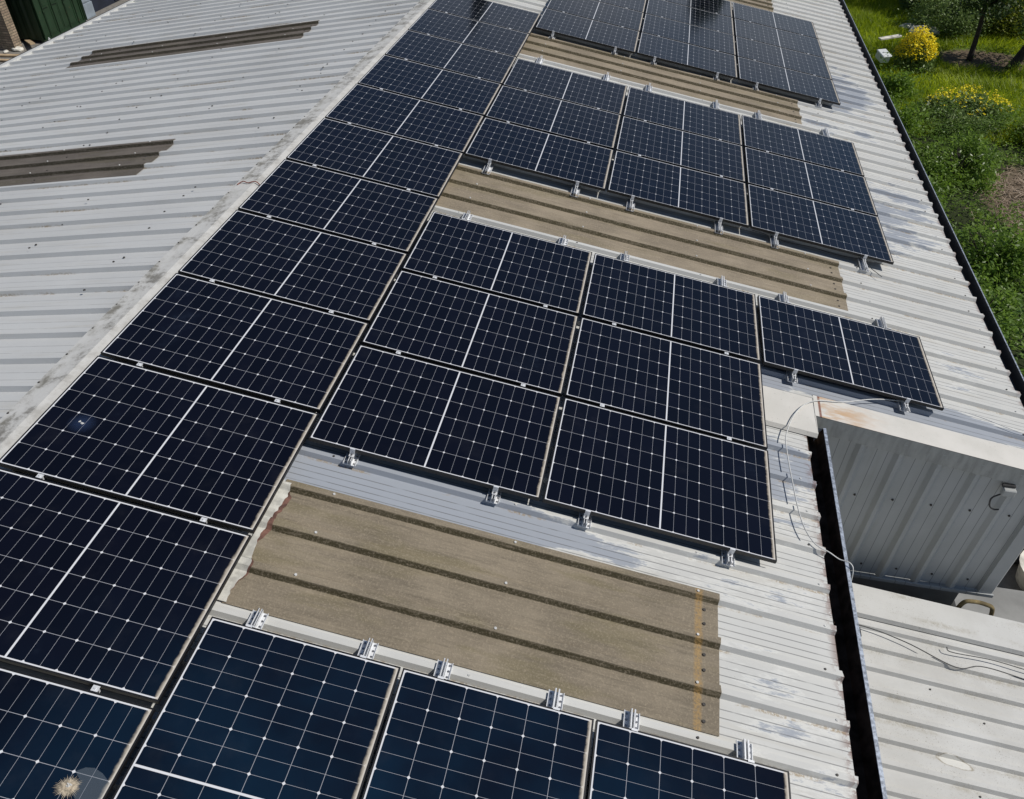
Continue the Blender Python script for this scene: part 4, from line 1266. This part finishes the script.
def flowers(root, x0, y0, rx, ry, z0, z1, n, size):
    a = rng.uniform(0, 6.28, n); r = np.sqrt(rng.uniform(0, 1, n))
    hx = r * np.cos(a) * rx + x0; hy = r * np.sin(a) * ry + y0
    hz = z0 + (z1 - z0) * (1 - r ** 2 * .75) * rng.uniform(.72, 1.05, n)
    C = np.stack([hx, hy, hz], 1)
    C2 = np.repeat(C, 5, 0) + rng.normal(0, size * .55, (n * 5, 3))
    U, V = leaves(C2, size * .62, .7)
    fh = quads('flower_heads', C2, U, V * 1.7, MAT['petal'], rng.uniform(0, 1, n * 5), root)
    st = C - np.array([0, 0, .35])
    tag(fh, kind='stuff')
    fs_ = quads('flower_stems', (C + st) / 2, (C - st) / 2, rvec(n) * 0.006, MAT['stem'], rng.uniform(0, 1, n), root)
    tag(fs_, kind='stuff')
b = shrub('flowering_bush', 12.05, 26.7, 0.55, 0.6, 0.80, 3000, 0.06, MAT['shrub'], 'round bush densely covered in bright yellow flowers right of the far gutter', 'bush')
flowers(b, 0, 0.0, 0.66, 0.66, 0.30, 1.30, 560, 0.050)
b = shrub('flowering_bush', 12.75, 22.7, 1.1, 0.8, 0.55, 4500, 0.06, MAT['shrub'], 'wide straggling patch of sparse yellow flowers below the dense yellow bush', 'bush')
flowers(b, 0.1, 0.2, 1.25, 0.85, 0.15, 0.85, 170, 0.045)
b = shrub('flowering_bush', 13.4, 34.3, 0.4, 0.35, 0.6, 900, 0.06, MAT['shrub'], 'small yellow flowering clump against the dark fence at the top edge', 'bush')
flowers(b, 0, 0, 0.5, 0.4, 0.2, 0.95, 60, 0.07)
shrub('shrub', 14.1, 31.3, 1.35, 1.2, 1.35, 9000, 0.055, MAT['shrub'], 'grey green leafy shrub behind the thin dark tree trunk', 'shrub', 40)
shrub('shrub', 16.3, 31.6, 1.2, 1.2, 1.7, 7500, 0.06, MAT['yellowleaf'], 'yellow green leafy shrub between the two dark tree trunks', 'shrub', 34)
shrub('shrub', 12.3, 21.6, 0.8, 0.7, 0.6, 4200, 0.045, MAT['shrub'], 'low grey green shrub just below the sparse yellow flowers', 'shrub', 22)
shrub('shrub', 18.3, 28.5, 1.3, 1.2, 1.4, 6500, 0.06, MAT['nettle'], 'mid green shrub at the right edge beyond the leaning trunk', 'shrub', 30)

for (x, y, rx, h, n_, mt_, lab) in (
        (10.2, 20.2, .75, 1.0, 4200, 'nettle', 'tall nettle clump against the far gutter, level with the sparse yellow flowers'),
        (11.6, 18.6, .85, .9, 4200, 'ivy', 'rounded green weed clump left of the bare brown patch'),
        (10.1, 16.2, .70, .9, 3800, 'nettle', 'bushy weed clump by the far gutter below the bare brown patch'),
        (11.2, 14.0, .85, 1.0, 4200, 'ivy', 'broad leaved bramble mound at the right edge, nearest the camera but one'),
        (10.3, 11.6, .75, 1.0, 3600, 'ivy', 'broad leaved bramble mound nearest the camera, squeezed between gutter and right edge'),
        (14.6, 21.2, .95, .8, 4200, 'yellowleaf', 'pale yellow green weed clump at the right edge above the bare brown patch'),
        (11.1, 24.0, .6, .7, 2600, 'nettle', 'dark green weed clump right beside the gutter, below the dense yellow bush')):
    shrub('weed_clump', x, y, rx, rx, h, n_, 0.055, MAT[mt_], lab, 'weeds', 20, 'weed clumps along the far gutter')

def tree(name, x, y, H, lean, tr, crown, n, size, mat, lab, nb=11, zc=0.35):
    root = empty(name, (x, y, GZ)); tag(root, lab, 'tree')
    mb = MB()
    top = Vector((lean[0], lean[1], H * 0.72))
    pts = [Vector((0, 0, -0.05)), top * 0.3 + Vector((rng.uniform(-.1, .1), rng.uniform(-.1, .1), 0)), top * 0.65 + Vector((rng.uniform(-.15, .15), rng.uniform(-.15, .15), 0)), top]
    sp = spline(pts, 5)
    mb.tube(sp, [tr * (1.25 - 0.95 * i / (len(sp) - 1)) if i else tr * 1.5 for i in range(len(sp))], 9)
    mb.build('trunk', MAT['bark'], root, smooth=True)
    mb = MB(); tips = []
    for k in range(nb):
        t_ = rng.uniform(0.38, 1.0); i = int(t_ * (len(sp) - 1)); p = sp[i]
        a = 2.4 * k + rng.uniform(-.4, .4); ln = crown[0] * rng.uniform(.55, 1.0) * (1.15 - .45 * t_)
        e = p + Vector((math.cos(a) * ln, math.sin(a) * ln * crown[1] / crown[0], ln * rng.uniform(.15, .8)))
        m_ = (p + e) / 2 + Vector((0, 0, .15 * ln))
        mb.tube(spline([p, m_, e], 4), [tr * .42 * (1 - .8 * q / 8) for q in range(9)], 6)
        tips += [m_, e]
    mb.build('limb', MAT['bark'], root, smooth=True)
    cc = np.array([tuple(t_) for t_ in tips])
    ex_ = cc[rng.integers(0, len(cc), 3 * len(cc))] + rng.normal(0, 1, (3 * len(cc), 3)) * np.array([crown[0] * .3, crown[1] * .3, crown[2] * .25])
    cc = np.concatenate([cc, ex_]); cc[:, 2] = np.maximum(cc[:, 2], H * zc * .7)
    idx = rng.integers(0, len(cc), n)
    C = cc[idx] + rng.normal(0, 1, (n, 3)) * np.array([.34, .34, .24]) * crown[0] * .38
    U, V = leaves(C, size, .3)
    quads('crown', C, U, V, mat, np.clip(rng.uniform(0, 1, len(cc))[idx] * .6 + rng.uniform(0, .4, n), 0, 1), root)
    return root
tree('tree', 14.2, 28.1, 5.2, (-0.25, 0.1), 0.075, (1.2, 1.2, 1.2), 3600, 0.07, MAT['treeleaf'], 'slender tree with thin straight dark trunk at the top right')
tree('tree', 15.35, 27.5, 5.6, (1.8, 1.0), 0.14, (1.5, 1.5, 1.3), 5000, 0.07, MAT['treeleaf'], 'tree with thicker dark trunk leaning right, at the top right edge')
tree('tree', 17.6, 33.5, 5.6, (0.2, 0), 0.2, (2.2, 2.2, 2.0), 15000, 0.08, MAT['treeleaf'], 'big dark tree behind the shrubs in the top right corner', zc=.12)
tree('tree', 16.8, 36.8, 7.5, (-0.2, 0), 0.2, (3.0, 2.6, 2.8), 18000, 0.09, MAT['treeleaf'], 'dark tree standing beyond the fence at the top right', zc=.12)

# dark board fence
fe = empty('fence', (14.0, 36.0, GZ)); tag(fe, 'dark weathered board fence along the top edge of the grass', 'fence')
for i in range(8):
    mb = MB(); mb.box(-6 + i * 1.9, -6 + i * 1.9 + 0.1, -0.05, 0.05, 0, 1.75); mb.build('post', MAT['wood_grey'], fe)
mb = MB()
for z_ in (0.35, 1.35): mb.box(-6, 7.4, 0.052, 0.09, z_, z_ + 0.09)
mb.build('rail', MAT['wood_grey'], fe)
mb = MB(); x = -6.0
while x < 7.3:
    mb.box(x, x + 0.135, -0.075 - random.uniform(0, .004), -0.053, 0.05 + random.uniform(0, .03), 1.62 + random.uniform(-.03, .03)); x += 0.142
mb.build('boards', MAT['wood_grey'], fe)

# distant trees beyond the end of the roof, and an added slim one standing in for a pole-like reflection; the far panels mirror them
def conifer(x, y, H, r, lab, n=9000):
    root = empty('conifer', (x, y, GZ)); tag(root, lab, 'tree')
    mb = MB(); mb.tube([(0, 0, 0), (0, 0, H * .5), (0, 0, H * .96)], [r * .16, r * .1, r * .03], 8); mb.build('trunk', MAT['bark'], root)
    t_ = rng.uniform(0.06, 1, n); rr = r * (1 - t_ ** 14) * rng.uniform(.35, 1, n) * (1 + .2 * np.sin(t_ * 50)); a = rng.uniform(0, 6.28, n)
    C = np.stack([np.cos(a) * rr, np.sin(a) * rr, t_ * H], 1)
    U, V = leaves(C, 0.16, .1)
    quads('crown', C, U, V, MAT['treeleaf'], rng.uniform(0, .6, n), root)
conifer(7.6, 39.5, 10.7, 0.95, 'narrow dark conifer beyond the roof, mirrored in the farthest panel block')
conifer(-1.7, 33.0, 12.7, 0.34, 'very slim tall unseen conifer added as the pole-like reflection in the top of the ridge column', 7000)  # stands in for an unseen pole-like shape, added for its dark reflection
